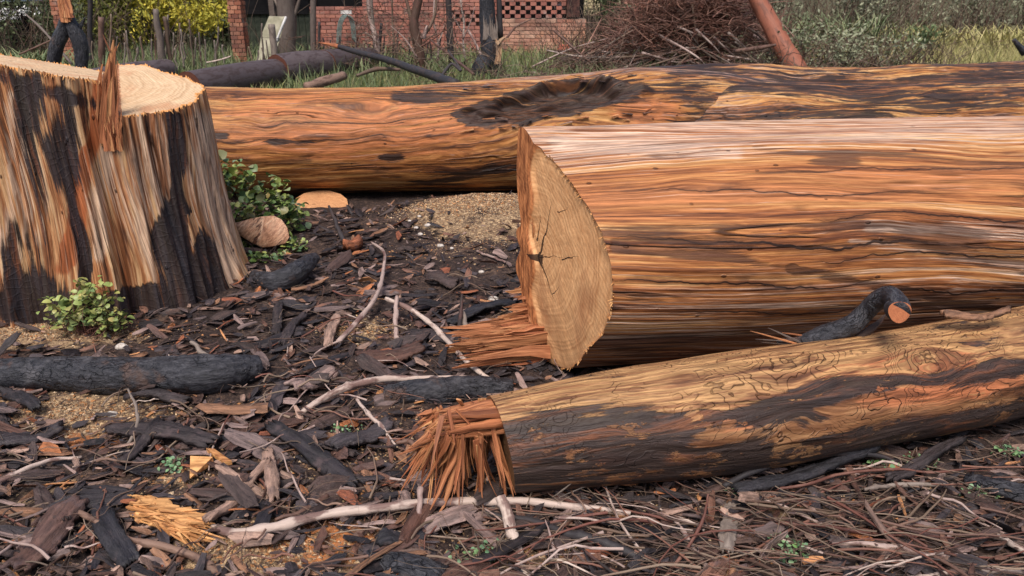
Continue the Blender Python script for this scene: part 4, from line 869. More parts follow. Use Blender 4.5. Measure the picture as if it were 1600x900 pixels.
S('long pink stick along the bottom edge at the right', 'stick', [(1420, 903, .03), (1480, 896, .03), (1550, 892, .03), (1640, 893, .03)], [.006, .009, .009, .008], m_pale)
S('grey horizontal stick under the upper red twig', 'stick', [(1350, 765, .04), (1400, 758, .04), (1450, 757, .04), (1490, 762, .03)], [.006, .009, .008, .005], m_greyw)
S('dark smooth branch hugging the underside of the thin log', 'stick', [(1130, 760, .04), (1180, 735, .07), (1240, 714, .09), (1300, 706, .09), (1370, 712, .06), (1400, 722, .04)], [.010, .013, .014, .013, .010, .007], m_chst)
S('long charred branch slanting under the stout stake', 'stick', [(750, 800, .03), (820, 812, .04), (880, 830, .04), (940, 848, .04), (990, 868, .03), (1030, 880, .02)], [.010, .012, .014, .016, .016, .012], m_chst)
S('white splinter stick at the edge of the foreground fork', 'stick', [(1055, 815, .04), (1072, 838, .03), (1088, 868, .02)], [.004, .006, .004], m_pale)
S('thin grey twig crossing in front of the thin log end', 'stick', [(862, 778, .03), (890, 757, .10), (930, 725, .17)], [.002, .003, .002], m_greyw)
S('second thin grey twig in front of the thin log end', 'stick', [(868, 780, .03), (930, 752, .09), (985, 712, .19)], [.002, .003, .002], m_greyw)

# charred logs and curved bark on the ground
def charlog(label, pts, r, seed, name='charred_log'):
    W = [surf(a, b, c) for a, b, c in pts]; n = 90
    V, F, g = tube(catmull(W, n), catmull([(0, 0, q) for q in r], n)[:, 2], 40, .13, seed)
    V = V+.006*np.stack([fbm(V*38, 3, 1), fbm(V*38, 3, 2), fbm(V*38, 3, 3)], 1)
    return tag(obj(name, V, F, m_charm, None, {'gc': g}), label, 'log')
charlog('long black charred log lying in front of the stump', [(-60, 585, .07), (60, 583, .07), (160, 586, .07), (260, 586, .07), (330, 584, .07), (405, 574, .05)], [.055, .065, .075, .075, .085, .05], 3)
charlog('thick black charred piece half buried behind the torn fringe', [(600, 618, .02), (660, 612, .03), (730, 608, .03), (800, 606, .02)], [.04, .055, .055, .04], 6)
charlog('curved black charred root piece under the ivy', [(398, 432, .02), (430, 440, .05), (465, 424, .08), (492, 402, .10)], [.035, .055, .06, .03], 9, 'charred_root')
charlog('black charred branch at the right edge', [(1510, 748, .03), (1560, 762, .04), (1640, 785, .04)], [.018, .03, .035], 12)
charlog('black charred log half sunk in the front centre', [(560, 868, .0), (620, 885, .01), (690, 912, .01)], [.025, .045, .05], 15)

def slab(label, p0, p1, wd, seed, mat=None, lift=.04, tk=.014, name='bark_slab', cat='bark', n=26):
    a, b = surf(*p0, lift), surf(*p1, lift); d = b-a; ln = d.length; rr = np.random.default_rng(seed)
    nv = 11; t = np.linspace(-.5, .5, n); k = np.linspace(-.5, .5, nv)
    w_ = wd*(1-.25*np.abs(t*2)**3)*(1+rr.uniform(-.16, .12, n)); X = t[:, None]*ln+rr.uniform(-.5, .5, (1, nv))*.10*ln*np.abs(t[:, None]*2)**4; Yv = k[None]*w_[:, None]+(.06*wd*np.sin(t*7+seed))[:, None]
    Z = .22*wd*(.25-k[None]**2)*2+.012*np.sin(t*5+seed)[:, None]; QQ = np.stack([X.ravel()*14+seed*3, Yv.ravel()*60, 0*X.ravel()+seed], 1) if X.shape == Yv.shape else np.stack([(X+0*Yv).ravel()*14+seed*3, (Yv+0*X).ravel()*60, (0*(X+Yv)).ravel()+seed], 1); Z = Z+(.014*fbm(QQ, 4, seed)).reshape(Z.shape)
    T = np.stack([X, Yv, Z+tk/2], -1); Bq = np.stack([X, Yv, Z-tk/2-.003*rr.random((n, nv))], -1)
    V = np.concatenate([T, Bq[:, ::-1]], 1).reshape(-1, 3); N2 = 2*nv; F = gridF(n, N2, True)[:, ::-1]
    e = (n-1)*N2; cp = [[i, N2-1-i, N2-2-i, i+1] for i in range(nv-1)]+[[e+i+1, e+N2-2-i, e+N2-1-i, e+i] for i in range(nv-1)]
    g = V.copy(); V = place(V, (a+b)/2, math.atan2(d.y, d.x), rr.normal(0, .12), -math.asin(max(-.9, min(.9, d.z/ln))))
    return tag(obj(name, V, [F, np.array(cp)], mat or m_chip, None, {'gc': g*.9+seed, 'tone': np.full(len(V), (seed*.13) % 1)}, smooth=True), label, cat)
slab('long dark slab of bark lying below the charred log', (175, 662), (335, 690), .085, 1, m_black)
slab('black flat slab just under the charred log', (200, 618), (295, 622), .07, 2, m_black)
slab('long narrow brown slab slanting down toward the middle', (425, 668), (560, 752), .07, 3)
slab('dark plank of bark at the left edge', (-30, 695), (95, 668), .09, 4)
slab('dark slanting strip beside the yellow wood chunk', (325, 815), (418, 725), .035, 5)
slab('broad black slab in the middle of the left foreground', (190, 720), (250, 660), .05, 6, m_black)
slab('reddish brown rotten strip standing left of centre', (418, 702), (430, 782), .045, 7, m_chip)
slab('wide wet black bark slab near the bottom edge', (200, 880), (150, 790), .07, 8, m_black)
slab('curled purple grey bark piece in front of the sawdust heap', (668, 432), (715, 440), .10, 9)
slab('big dark bark slab left of the torn fringe', (520, 700), (610, 660), .09, 10, m_black)
slab('broad dark plate of bark below the pale curved stick', (560, 560), (660, 545), .12, 11)
slab('dark bark slab at bottom left edge', (20, 890), (120, 790), .10, 12)
slab('upright grey slab of bark in the litter beside the stump', (430, 520), (437, 475), .045, 13)
slab('slate grey flake leaning beside the stump litter', (440, 535), (475, 490), .05, 14, m_black)
slab('dark slab leaning behind the grey flakes', (512, 540), (525, 490), .05, 15)
slab('broken brown wood piece standing in the right foreground', (1135, 868), (1142, 788), .05, 16, m_greyw, name='wood_piece', cat='wood')
slab('dark bark slab wedged above the thin log at the right', (1475, 496), (1575, 488), .05, 17, lift=.47)
slab('long bark strip peeled along the foot of the thin log', (1150, 765), (1370, 705), .05, 18, m_black, lift=.06)
slab('second bark strip running down from the thin log', (1390, 745), (1500, 690), .04, 19, m_black, lift=.06)
slab('black slab at the foot of the big sawn face', (700, 500), (800, 470), .09, 20, m_black)
slab('wide black slab under the splinters of the thickest log', (640, 520), (780, 545), .12, 21, m_black, lift=.0)
slab('dark plate of bark right of the longest pale stick start', (590, 850), (660, 830), .06, 22, m_black)
slab('brown bark plate below the broad arched stick', (455, 610), (520, 580), .09, 23)
slab('torn pinkish bark piece at the left bottom', (60, 770), (100, 820), .05, 24)
slab('orange brown bark strip between litter and left edge', (0, 600), (60, 640), .05, 25)

# fresh pieces of wood
def chunk():
    c = surf(265, 806, .045); t = thing('wood_chunk', 'bright yellow splintered wood chunk lying in the left foreground', 'wood chunk', c)
    for i in range(150):
        k = random.random(); s_ = random.uniform(-1, 1)
        a = Vector(surf(200+105*k+random.uniform(-8, 8), 785+42*k+s_*(12+14*math.sin(k*3.1)), .03+.03*(1-s_*s_)*random.random()))
        ang = math.radians(random.gauss(-20, 13))
        V, F, g = shard(a, (math.cos(ang), math.sin(ang)*1.0, random.uniform(-.15, .1)), random.uniform(.03, .10), random.uniform(.006, .014), random.uniform(.003, .008), side=(.2, .95, random.uniform(-.5, .5)), bend=random.uniform(-.1, .1), seed=4000+i, n=4)
        obj('splinter', V, F, m_fibreY, t, {'gc': g, 'tone': np.full(len(V), random.random())}, smooth=False)
    a = surf(222, 800, .02); b = surf(320, 822, .02)
    V, F = chip_geo(77, 12, 1, .5, .10, .5, .08); W = place(V, (a+b)/2+Vector((0, 0, .008)), math.atan2((b-a).y, (b-a).x), .1, 0, ((b-a).length*1.1, .20, .12))
    obj('core', W, F, m_fibreY, t, {'gc': W, 'tone': np.full(len(W), .3)}, smooth=False)
chunk()
def prism(name, label, cat, poly, z, h, mat, tilt=(0, 0), bev=.006, parts=True, faceattr=None):
    W = [P(a, b, z) for a, b in poly]; n = len(W); c = sum(W, Vector())/n
    top = np.array([w_+Vector((0, 0, tilt[0]*(w_.x-c.x)+tilt[1]*(w_.y-c.y))) for w_ in W]); inn = top+(np.array(c)-top)*.04+np.array([0, 0, .003]); bot = top*1.0; bot[:, 2] = z-h; mid = top.copy(); mid[:, 2] -= .006
    t = thing(name, label, cat, (c.x, c.y, z-h)); j = np.arange(n); k = (j+1) % n
    V = np.vstack([top, bot]); F = np.stack([j, k, k+n, j+n], 1)[:, ::-1]
    obj('side', V, F, mat[0], t, {'gc': V, 'tone': np.full(2*n, .3), 'mk': np.zeros((2*n, 4))}, smooth=False)
    V = np.vstack([top, np.array([[c.x, c.y, top[:, 2].mean()+.004]])]); F = np.stack([j, k, 0*j+n], 1)
    obj('cut_face', V, F, mat[1], t, {'gc': V-np.array(c)+np.array([.1, .1, 0]), 'mk': np.zeros((n+1, 4)), 'tone': np.full(n+1, .2)}, smooth=False); return t
prism('wood_offcut', 'small triangular fresh wood offcut in the left foreground', 'offcut', [(298, 716), (333, 717), (295, 741)], .045, .02, (m_fibreY, m_fibreY), (.0, .3))
prism('wood_offcut', 'slim pointed yellow offcut beside the triangular one', 'offcut', [(322, 700), (335, 701), (362, 720), (350, 722)], .045, .015, (m_fibreY, m_fibreY))
def arcpoly(cx, cy, rx, ry, a0, a1, n): return [(cx+rx*math.cos(math.radians(a0+(a1-a0)*i/n)), cy-ry*math.sin(math.radians(a0+(a1-a0)*i/n))) for i in range(n+1)]
def disc():      # half round slice leaning at the foot of the long trunk
    t = thing('wood_slice', 'half round pale slice of trunk lying before the long orange trunk', 'wood slice', surf(502, 326)); Yd = surf(502, 326).y+.02
    pts = [PY(460, 322, Yd), PY(462, 310, Yd+.05), PY(475, 302, Yd+.10), PY(495, 298, Yd+.14), PY(515, 298, Yd+.14), PY(532, 303, Yd+.11), PY(542, 311, Yd+.05), PY(544, 321, Yd)]
    base = [PY(544-(84)*i/6, 324+2*math.sin(i/6*PI), Yd-.01) for i in range(7)]
    top = np.array([list(p) for p in pts+base]); n = len(top); c = top.mean(0); j = np.arange(n); k = (j+1) % n
    V = np.vstack([top, c]); obj('cut_face', V, np.stack([j, 0*j+n, k], 1), m_cutR, t, {'gc': (V-c)*np.array([1, 2.2, 0])+np.array([0, .12, 0]), 'mk': np.zeros((n+1, 4))}, smooth=False)
    bot = top+np.array([0, .10, -.06]); V = np.vstack([top, bot]); obj('side', V, np.stack([j, k, k+n, j+n], 1), m_charm, t, {'gc': V}, smooth=False)
disc()
def wedge():     # cut block in the ivy
    t = thing('wood_block', 'rounded pinkish cut block with slanted grain sitting in the ivy', 'wood block', surf(402, 384)); Yd = surf(402, 392).y
    pr = [(352, 357), (366, 349), (390, 342), (410, 338), (428, 337), (440, 343), (449, 356), (452, 370), (446, 380), (426, 385), (410, 387), (394, 380), (378, 370), (364, 362)]
    nrm = Vector((-.1, -.85, .5)).normalized(); c0 = PY(402, 362, Yd)
    f = []
    for a, b in pr:
        d = ray(a, b); o = Vector((0, 0, H)); s_ = (c0-o).dot(nrm)/d.dot(nrm); f.append(o+d*s_)
    f = np.array([list(x) for x in f]); n = len(f); c = f.mean(0); j = np.arange(n); k = (j+1) % n; m_w = m_blk
    q = (f-c)*.93+c+np.array(nrm)*.012; V = np.vstack([f, q, c+np.array(nrm)*.014]); F = [np.stack([j, j+n, k+n, k], 1), np.stack([j+n, 0*j+2*n, k+n], 1)]
    obj('cut_face', V, F, m_w, t, {'gc': (V-c) @ np.array([[.55, .8, 0], [0, 0, 1], [.83, -.55, 0]]), 'mk': np.zeros((2*n+1, 4))}, smooth=True)
    bk = (f-c)*.8+c-np.array(nrm)*.14; V = np.vstack([f, bk]); obj('side', V, [np.stack([j, k, k+n, j+n], 1)], m_cutO, t, {'gc': V, 'mk': np.zeros((2*n, 4))}, smooth=False)
m_blk = wood_mat('pink sawn block', [(.1, L(150, 104, 82)), (.4, L(190, 140, 112)), (.6, L(206, 162, 134)), (1, L(222, 188, 164))], along=1.2, cross=18, fine=90, warp=.03, crack=0)
wedge()
def oblock():
    t = slab('small orange wood block in the litter below the half round slice', (540, 385), (563, 378), .07, 30, m_chipo, lift=.05, tk=.05, name='wood_block', cat='wood block', n=6)
oblock()
def stone(label, px, py, r, seed, col):
    bmv = []; u = np.linspace(0, PI, 10)[:, None]*np.ones((1, 14)); v = np.linspace(0, 2*PI, 14, endpoint=False)[None]*np.ones((10, 1))
    q = np.stack([np.sin(u)*np.cos(v), np.sin(u)*np.sin(v)*.8, np.cos(u)*.6], -1).reshape(-1, 3); q = q*(1+.25*fbm(q*1.7+seed, 3, seed))[:, None]*r
    return tag(obj('stone', q+np.array(surf(px, py, r*.35)), gridF(10, 14, True), col, None, {'gc': q}), label, 'stone')
m_stone = M('pale stone', .8); _g = m_stone.attr('gc'); m_stone = m_stone.fin(m_stone.ramp(m_stone.noise(_g, 60, 5, .6), [(.35, L(150, 136, 124)), (.65, L(214, 204, 194))]), None, m_stone.bump(m_stone.noise(_g, 90, 5), .5, .004))
stone('white stone at the foot of the small leafy shrub', 190, 542, .028, 1, m_stone)
stone('pale pebble in the bare patch below the charred log', 175, 648, .022, 2, m_stone)
stone('rounded beige stone near the foot of the big sawn face', 771, 468, .03, 3, m_stone)
for i, (a, b) in enumerate([(655, 338), (657, 366), (688, 384), (640, 345), (752, 425), (668, 352), (706, 388), (650, 356)]):
    tag(stone(['pale pebble at the left foot of the sawdust heap', 'larger pale pebble left of the sawdust heap', 'pale pebble in front of the sawdust heap', 'pale pebble at the far left of the heap', 'pale pebble on dark soil before the heap', 'biggest pale pebble on the left flank of the heap', 'small pebble in front right of the heap', 'pebble halfway up the left flank of the heap'][i], a, b, .014+.004*(i % 3), 10+i, m_stone), group='pebbles round the sawdust heap')

# hooked branch caught between the two logs
def hooked():
    W = [PY(1180, 524, 2.52), PY(1215, 533, 2.50), PY(1248, 536, 2.46), PY(1290, 522, 2.46), PY(1330, 508, 2.46), PY(1352, 488, 2.46), PY(1370, 470, 2.44), PY(1390, 464, 2.40), PY(1403, 474, 2.33), PY(1405, 487, 2.28)]
    t = thing('burnt_branch', 'hooked black branch with orange sawn end, lying between the two logs', 'branch', W[2])
    V, F, g = tube(catmull(W[1:], 70), catmull([(0, 0, r) for r in (.010, .026, .036, .034, .032, .034, .036, .034, .033)], 70)[:, 2], 22, .22, 4); obj('wood', V, F, m_charm, t, {'gc': g})
    e = Vector(W[-1]); d = (W[-1]-W[-2]).normalized(); d = Vector((d.x+.1, d.y-.6, d.z+.5)).normalized(); x = d.cross(Vector((0, 0, 1))).normalized(); y = x.cross(d)
    a = np.linspace(0, 2*PI, 26, endpoint=False); ringv = np.array([list(e+d*.004+(x*math.cos(k)+y*math.sin(k))*.035*(1+.06*math.sin(3*k))) for k in a]); back = ringv-np.array(d)*.045; V = np.vstack([ringv, back, np.array(e+d*.006)]); j = np.arange(26); k = (j+1) % 26
    obj('cut_end', np.vstack([ringv, [np.array(e+d*.006)]]), np.stack([j, k, 0*j+26], 1), m_cutO2, t, {'gc': np.vstack([np.stack([np.cos(a), np.sin(a), 0*a], 1)*.035, [[0, 0, 0]]]), 'mk': np.zeros((27, 4))})
    obj('bark_rim', np.vstack([ringv, back]), np.stack([j, j+26, k+26, k], 1), m_charm, t, {'gc': np.vstack([ringv, back])})
    for i, (p0, p1, w_) in enumerate([((1250, 538), (1172, 517), .012), ((1262, 540), (1200, 512), .014), ((1255, 540), (1190, 535), .012), ((1285, 528), (1222, 520), .012), ((1270, 536), (1180, 530), .008), ((1335, 532), (1386, 492), .035)]):
        a_, b_ = PY(*p0, 2.44), PY(*p1, 2.42+.02*i); V, F, g = shard(a_, b_-a_, (b_-a_).length, w_, w_*.5, seed=70+i); obj('splinter', V, F, [m_fibre, m_greyw, m_twig][i % 3], t, {'gc': g, 'tone': np.full(len(V), .5)}, smooth=False)
m_cutO2 = cut_mat('orange branch end', L(150, 84, 56), L(196, 124, 84), 260, [], edge=L(180, 110, 80), stain=L(160, 80, 50))
hooked()

# thin twigs lying about
def twigs():
    rr = np.random.default_rng(17); acc = Acc(); accr = Acc()
    def one(px, py, ln, r, dirb, lift):
        v = surf(px, py, lift); ang = dirb; pts = [Vector(v)]; n = 6; cv = rr.normal(0, .12)
        for k in range(n-1):
            ang += cv+rr.normal(0, .12); st = ln/(n-1); q = pts[-1]+Vector((math.cos(ang)*st, math.sin(ang)*st, 0)); q.z = gz(q.x, q.y)+lift*(1+.5*rr.normal()*.4)+.004; pts.append(q)
        return tube(catmull(pts, 10), np.linspace(r, r*.35, 10), 4, .15, int(rr.integers(99)), caps=False)
    for i in range(720):
        right = rr.random() < .42
        px = rr.uniform(820, 1680) if right else rr.uniform(-60, 900); py = rr.uniform(700, 930) if right else rr.uniform(430, 930)
        if right and py < 805-(px-800)*.14: continue
        if not right and (px < 400 and py < 560 or rr.random() < bare(px, py)[0]): continue
        if 170 < px < 345 and 700 < py < 860: continue
        a = rr.normal(-.15, .35) if right else rr.uniform(0, PI)
        V, F, g = one(px, py, rr.uniform(.10, .5) if right else rr.uniform(.05, .28), rr.uniform(.0010, .0022)*(1 if rr.random() < .8 else 1.8), a+(PI if rr.random() < .5 else 0), rr.uniform(.015, .06))
        (accr if right and rr.random() < .12 else acc).add(V, F, gc=g, tone=rr.random())
    tag(acc.build('twig_litter', m_twig), kind='stuff'); tag(accr.build('red_twig_litter', m_redtw), kind='stuff')
    for i in range(200):
        right = i % 2 == 0
        while True:
            px = rr.uniform(820, 1640) if right else rr.uniform(0, 900); py = rr.uniform(700, 905) if right else rr.uniform(440, 905)
            if right and py < 810-(px-800)*.14: continue
            if not right and (px < 400 and py < 560 or rr.random() < bare(px, py)[0]): continue
            if (170 < px < 345 and 700 < py < 860) or (640 < px < 860 and py < 790): continue
            break
        a = rr.normal(-.2, .35) if right else rr.uniform(0, PI)
        V, F, g = one(px, py, rr.uniform(.2, .7) if right else rr.uniform(.12, .34), rr.uniform(.003, .0065), a+(PI if rr.random() < .5 else 0), rr.uniform(.02, .06))
        mt = [m_twig, m_redtw, m_brownst, m_twig, m_pale][rr.integers(5)]; o = obj('twig', V, F, mt, None, {'gc': g})
        kd = {m_redtw: 'reddish', m_brownst: 'brown', m_pale: 'pale', m_twig: 'grey brown'}[mt]; dm = V.max(0)-V.min(0); ln_ = math.hypot(dm[0], dm[1])
        tag(o, uniq('%s %s twig %s' % ('short' if ln_ < .2 else 'long' if ln_ > .42 else 'middling', kd, where(px, py)), px, py), 'twig', 'thin twigs scattered in the litter')
twigs()

# ------------------------------------------------------------------ leafy plants
def leaf_geo(w_=.8, fold=.15):
    t = np.array([0, .25, .55, .82, 1.0]); ww = np.array([.04, .42, .5, .3, .02])*w_; z = .12*np.sin(t*PI)-.06*t
    c = np.stack([t, 0*t, z], 1); l = np.stack([t, ww, z+fold*ww], 1); r_ = np.stack([t, -ww, z+fold*ww], 1); V = np.concatenate([l, c, r_]); n = 5
    F = [[i+n, i+n+1, i+1, i] for i in range(4)]+[[i+2*n, i+2*n+1, i+n+1, i+n] for i in range(4)]
    return V, np.array(F)
LV, LF = leaf_geo()
m_ivy = leaf_mat('ivy leaves', [L(86, 108, 60), L(112, 136, 66), L(70, 92, 66), L(146, 158, 82), L(92, 116, 80), L(170, 172, 92), L(112, 132, 104), L(140, 120, 70)], .38)
m_shr = leaf_mat('shrub leaves', [L(136, 148, 82), L(112, 130, 72), L(160, 166, 100), L(144, 138, 78), L(100, 122, 80), L(176, 160, 98)], .45)
m_weed = leaf_mat('weed leaves', [L(104, 136, 96), L(84, 116, 84), L(130, 156, 120), L(96, 130, 70)], .5)
def leafmesh(mat, nm='leaf'): return mesh_from(nm, LV, LF, {'gc': LV*.03}, True, mat)
def plant(label, name, cat, base, blobs, n, ls, mat, stems, group=None, stemmat=None, up=.5, flop=.5, more=0):
    t = thing(name, label, cat, base, group); me = leafmesh(mat); rr = np.random.default_rng(int(abs(base[0])*977+base[1]*131) % 9999); acc = Acc()
    for i in range(n):
        b = blobs[rr.integers(len(blobs))]; d = rr.normal(0, 1, 3); d /= np.linalg.norm(d); d *= rr.random()**.45
        p = np.array(b[0])+d*np.array(b[1]); p[2] = max(p[2], gz(p[0], p[1])+.01)
        o = bpy.data.objects.new('leaf', me); COL.objects.link(o); o.parent = t; o.location = Vector(p)-Vector(base)
        az = math.atan2(d[1]-.3, d[0])+rr.normal(0, .8); s_ = ls*rr.uniform(.55, 1.25); o.scale = (s_, s_*rr.uniform(.8, 1.2), s_)
        o.rotation_euler = (rr.normal(0, flop), rr.normal(-.1, .5), az)
        if i % 4 == 0: V, F, g = tube(catmull([base+Vector(rr.normal(0, .02, 3)), (Vector(base)+Vector(p))/2+Vector(rr.normal(0, .03, 3)), Vector(p)], 7), np.linspace(.003, .001, 7), 4, 0, i, False); acc.add(V, F, gc=g, tone=.2)
    if stems: acc.build('stem', stemmat or m_twig, t)
    if more:
        a2 = Acc()
        for i in range(more):
            b = blobs[rr.integers(len(blobs))]; d = rr.normal(0, 1, 3); d /= np.linalg.norm(d); d *= rr.random()**.6*.92; p = np.array(b[0])+d*np.array(b[1]); p[2] = max(p[2], gz(p[0], p[1])+.01); s_ = ls*rr.uniform(.45, .95)
            a2.add(place(LV, p, rr.random()*6.3, rr.normal(0, flop), rr.normal(-.1, .5), (s_, s_, s_)), LF, gc=LV*.03, tone=rr.random())
        tag(a2.build('inner_leaves', mat, t), kind='stuff')
    return t
iv = [surf(345, 330), surf(385, 330), surf(430, 335), surf(365, 370), surf(410, 395), surf(455, 385), surf(350, 285)]
B0 = Vector(surf(395, 350))
plant('leafy ivy clump growing between the stump and the long trunk', 'ivy_clump', 'ivy', B0, [((-1.96, 4.90, .36), (.15, .12, .17)), ((-1.78, 4.92, .34), (.17, .12, .16)), ((-1.58, 4.90, .24), (.16, .10, .17)), ((-1.93, 4.70, .14), (.14, .1, .16)), ((-1.72, 4.78, .15), (.2, .1, .15)), ((-1.97, 4.6, .2), (.1, .1, .2)), ((-1.46, 4.88, .14), (.12, .1, .12))], 300, .064, m_ivy, True, more=520)
b2 = Vector(surf(420, 400)); plant('low ivy trailing in front of the pink cut block', 'ivy_clump', 'ivy', b2, [(surf(375, 385, .03), (.09, .06, .05)), (surf(415, 402, .03), (.14, .05, .05)), (surf(460, 385, .04), (.08, .05, .06))], 120, .042, m_ivy, True, more=120)
b3 = Vector(surf(140, 525)); plant('small green shrub growing against the foot of the stump', 'small_shrub', 'shrub', b3, [(tuple(b3+Vector((-.02, .02, .12))), (.15, .10, .12)), (tuple(b3+Vector((.05, .0, .19))), (.13, .08, .12)), (tuple(b3+Vector((-.10, 0, .12))), (.12, .08, .10)), (tuple(b3+Vector((.10, 0, .08))), (.09, .08, .08))], 280, .034, m_shr, True, stemmat=m_redtw, more=260)
def fronds(base, label):
    # small feathery weed
    plant(label, 'weed', 'weed', Vector(base), [(tuple(Vector(base)+Vector((random.uniform(-.04, .04), random.uniform(-.03, .03), .03))), (.035, .03, .02)) for _ in range(3)], 42, .016, m_weed, True)
for (a, b, lb) in [(770, 872, 'pale green weed right of the white stake at the bottom'), (735, 890, 'bright green weed at the bottom edge of the front'), (1228, 862, 'weed among twigs at the right foreground bottom'), (1240, 884, 'lower weed among twigs in the right foreground'), (1162, 786, 'small weed at the foot of the thin log'), (1435, 735, 'weed at the right under the thin log'), (1530, 785, 'weed beside the charred branch at the right edge'), (270, 735, 'tiny weed near the triangular offcut'), (543, 682, 'tiny weed on the dark slab left of the fringe'), (1560, 712, 'weed under the thin log near the right edge'), (1375, 735, 'grey green weed between the bark strips at right')]:
    fronds(surf(a, b), lb)

# ------------------------------------------------------------------ background
def bar(px0, py0, px1, py1, Y, r0, r1=None, sides=7, n=8, seed=0, wob=.0, Y1=None, rough=.15):
    a, b = PY(px0, py0, Y), PY(px1, py1, Y1 or Y); rr = np.random.default_rng(seed+3)
    k = [a.lerp(b, t)+(Vector(rr.normal(0, wob, 3)) if 0 < t < 1 else Vector()) for t in np.linspace(0, 1, 5)]
    return tube(catmull(k, n), np.linspace(r0, r1 if r1 is not None else r0*.7, n), sides, rough, seed)
def sawnlog(label, c0, c1, r, seed, capmat=None, mat=None):
    t = thing('dark_log', label, 'log', (c0[0], c0[1], 0)); lp = LogPath([c0, ((Vector(c0)+Vector(c1))/2+Vector((0, 0, .01))), c1], [r, r*1.02, r*.97])
    rf = lambda q, th: 1+.05*fbm(np.stack([q.ravel()*2, 2*np.cos(th).ravel(), 2*np.sin(th).ravel()], 1), 3, seed).reshape(q.shape)
    V, F, g, q, th = log_mesh(lp, 40, 40, rf, z0, z0, lambda q, th: 0*q); obj('trunk', V, F, mat or m_deadbark, t, {'gc': g})
    for s_, fl in ((0, False), (lp.L, True)):
        V, F, g, rho, a, b = log_cap(lp, s_, 40, 8, rf, z0, fl); obj('cut_face', V, F, capmat or m_cutO, t, {'gc': g, 'mk': np.stack([0*rho, 0*rho, sst(rho, .9, 1), 1+0*rho], 1)})
    return t
def CX(px, Y, z): return (XA(px, Y, z), Y, z)
sawnlog('dark sawn log behind the long trunk, its red cut face left of the brick pier', CX(296, 10.8, .22), CX(432, 12.5, .24), .225, 1)
sawnlog('dark sawn log, middle of the row behind the long trunk', CX(433, 12.52, .27), CX(506, 13.5, .27), .25, 2)
sawnlog('dark sawn log, last of the row, half hidden by grass', CX(507, 13.52, .27), CX(580, 14.8, .22), .245, 3)
sawnlog('grey sawn log behind the stump top, cut face toward the left', CX(142, 11.4, .215), CX(262, 13.2, .2), .20, 4)
sawnlog('short round of trunk between the legs of the burnt snag', CX(106, 11.6, .22), CX(114, 12.1, .22), .17, 5)
sawnlog('pale cut round beyond the left cut of the stump', CX(44, 9.0, .28), CX(60, 9.5, .28), .22, 6, m_cutR)

def snag():
    Y = 8.2; t = thing('burnt_snag', 'black burnt forked snag with a torn orange top, standing behind the stump', 'dead tree', PY(100, 120, Y))
    w_ = lambda l: [PY(a, b, Y) for a, b in l]
    V, F, g = tube(catmull(w_([(74, 150), (80, 110), (90, 70), (101, 40), (106, 22)]), 26), catmull([(0, 0, r) for r in (.06, .062, .07, .065, .05)], 26)[:, 2], 20, .22, 3); obj('limb', V, F, m_charm, t, {'gc': g})
    V, F, g = tube(catmull(w_([(128, 160), (127, 120), (127, 80), (121, 58), (110, 34), (105, 20)]), 26), catmull([(0, 0, r) for r in (.05, .055, .07, .075, .06, .04)], 26)[:, 2], 20, .22, 4); obj('limb', V, F, m_charm, t, {'gc': g})
    V, F, g = bar(122, 48, 133, 27, Y, .03, .005, seed=3); obj('broken_stub', V, F, m_charm, t, {'gc': g})
    for i in range(46):
        x = random.uniform(96, 114); y = random.uniform(-10, 20); b0 = PY(x, y+16, Y-.05-.03*random.random()); V, F, g = shard(b0, (random.uniform(-.12, .12)+(105-x)*.012, 0, 1), random.uniform(.12, .38), random.uniform(.02, .05), .02, side=(1, 0, 0), seed=5000+i)
        obj('splinter', V, F, m_fibre if i % 4 else m_chipo, t, {'gc': g, 'tone': np.full(len(V), random.random())}, smooth=False)
snag()

def brick_mat(name, cols):
    m = M(name, .85, .2); g = m.n('ShaderNodeTexCoord').outputs['Object']; rnd = m.n('ShaderNodeObjectInfo').outputs['Random']
    tn = m.ma('FRACT', m.ma('ADD', m.attr('tone', 'Fac'), m.ma('MULTIPLY', rnd, 7.0)))
    c = m.ramp(tn, [(i/(len(cols)-1), k) for i, k in enumerate(cols)]); n = m.noise(g, 22, 5, .65)
    ps = m.n('ShaderNodeNewGeometry').outputs['Position']; gr = m.noise(ps, 1.6, 5, .65)
    c = m.mix(1.0, c, m.mix(n, (.6, .6, .6), (1.35, 1.3, 1.3)), 'MULTIPLY'); c = m.mix(m.sm(gr, .46, .66, 0, .6), c, L(88, 70, 66)); c = m.mix(m.sm(m.noise(ps, 3.1, 5, .65), .56, .68, 0, .5), c, L(176, 160, 148))
    return m.fin(c, None, m.bump(n, .6, .01))
b_red = brick_mat('red brick', [L(174, 112, 96), L(150, 98, 86), L(190, 128, 108), L(168, 118, 104), L(140, 92, 82)])
b_pink = brick_mat('faded brick', [L(190, 140, 118), L(204, 156, 132), L(174, 120, 100), L(196, 146, 118), L(214, 172, 146)])
b_pier = brick_mat('pier brick', [L(174, 112, 86), L(156, 96, 74), L(190, 134, 106), L(142, 86, 68)])
b_cream = brick_mat('cream brick', [L(220, 204, 160), L(206, 190, 146), L(228, 214, 174)])
def plain(name, c0, c1, sc=8, rough=.85):
    m = M(name, rough, .25); g = m.n('ShaderNodeTexCoord').outputs['Object']; n = m.noise(g, sc, 5, .6)
    return m.fin(m.mix(m.sm(n, .35, .65), c0, c1), None, m.bump(n, .4, .01))
m_mortar = plain('mortar', L(120, 104, 94), L(156, 138, 124), 14); m_dark = plain('dark void', L(18, 16, 18), L(26, 24, 26)); m_conc = plain('old concrete', L(134, 124, 112), L(172, 162, 150))
def brickmesh(m, sx, sy, sz, v):
    V, F = box((0, 0, 0), (sx, sy, sz), 0, .003); return mesh_from('brick', V, F, {'tone': np.full(8, v)}, False, m)
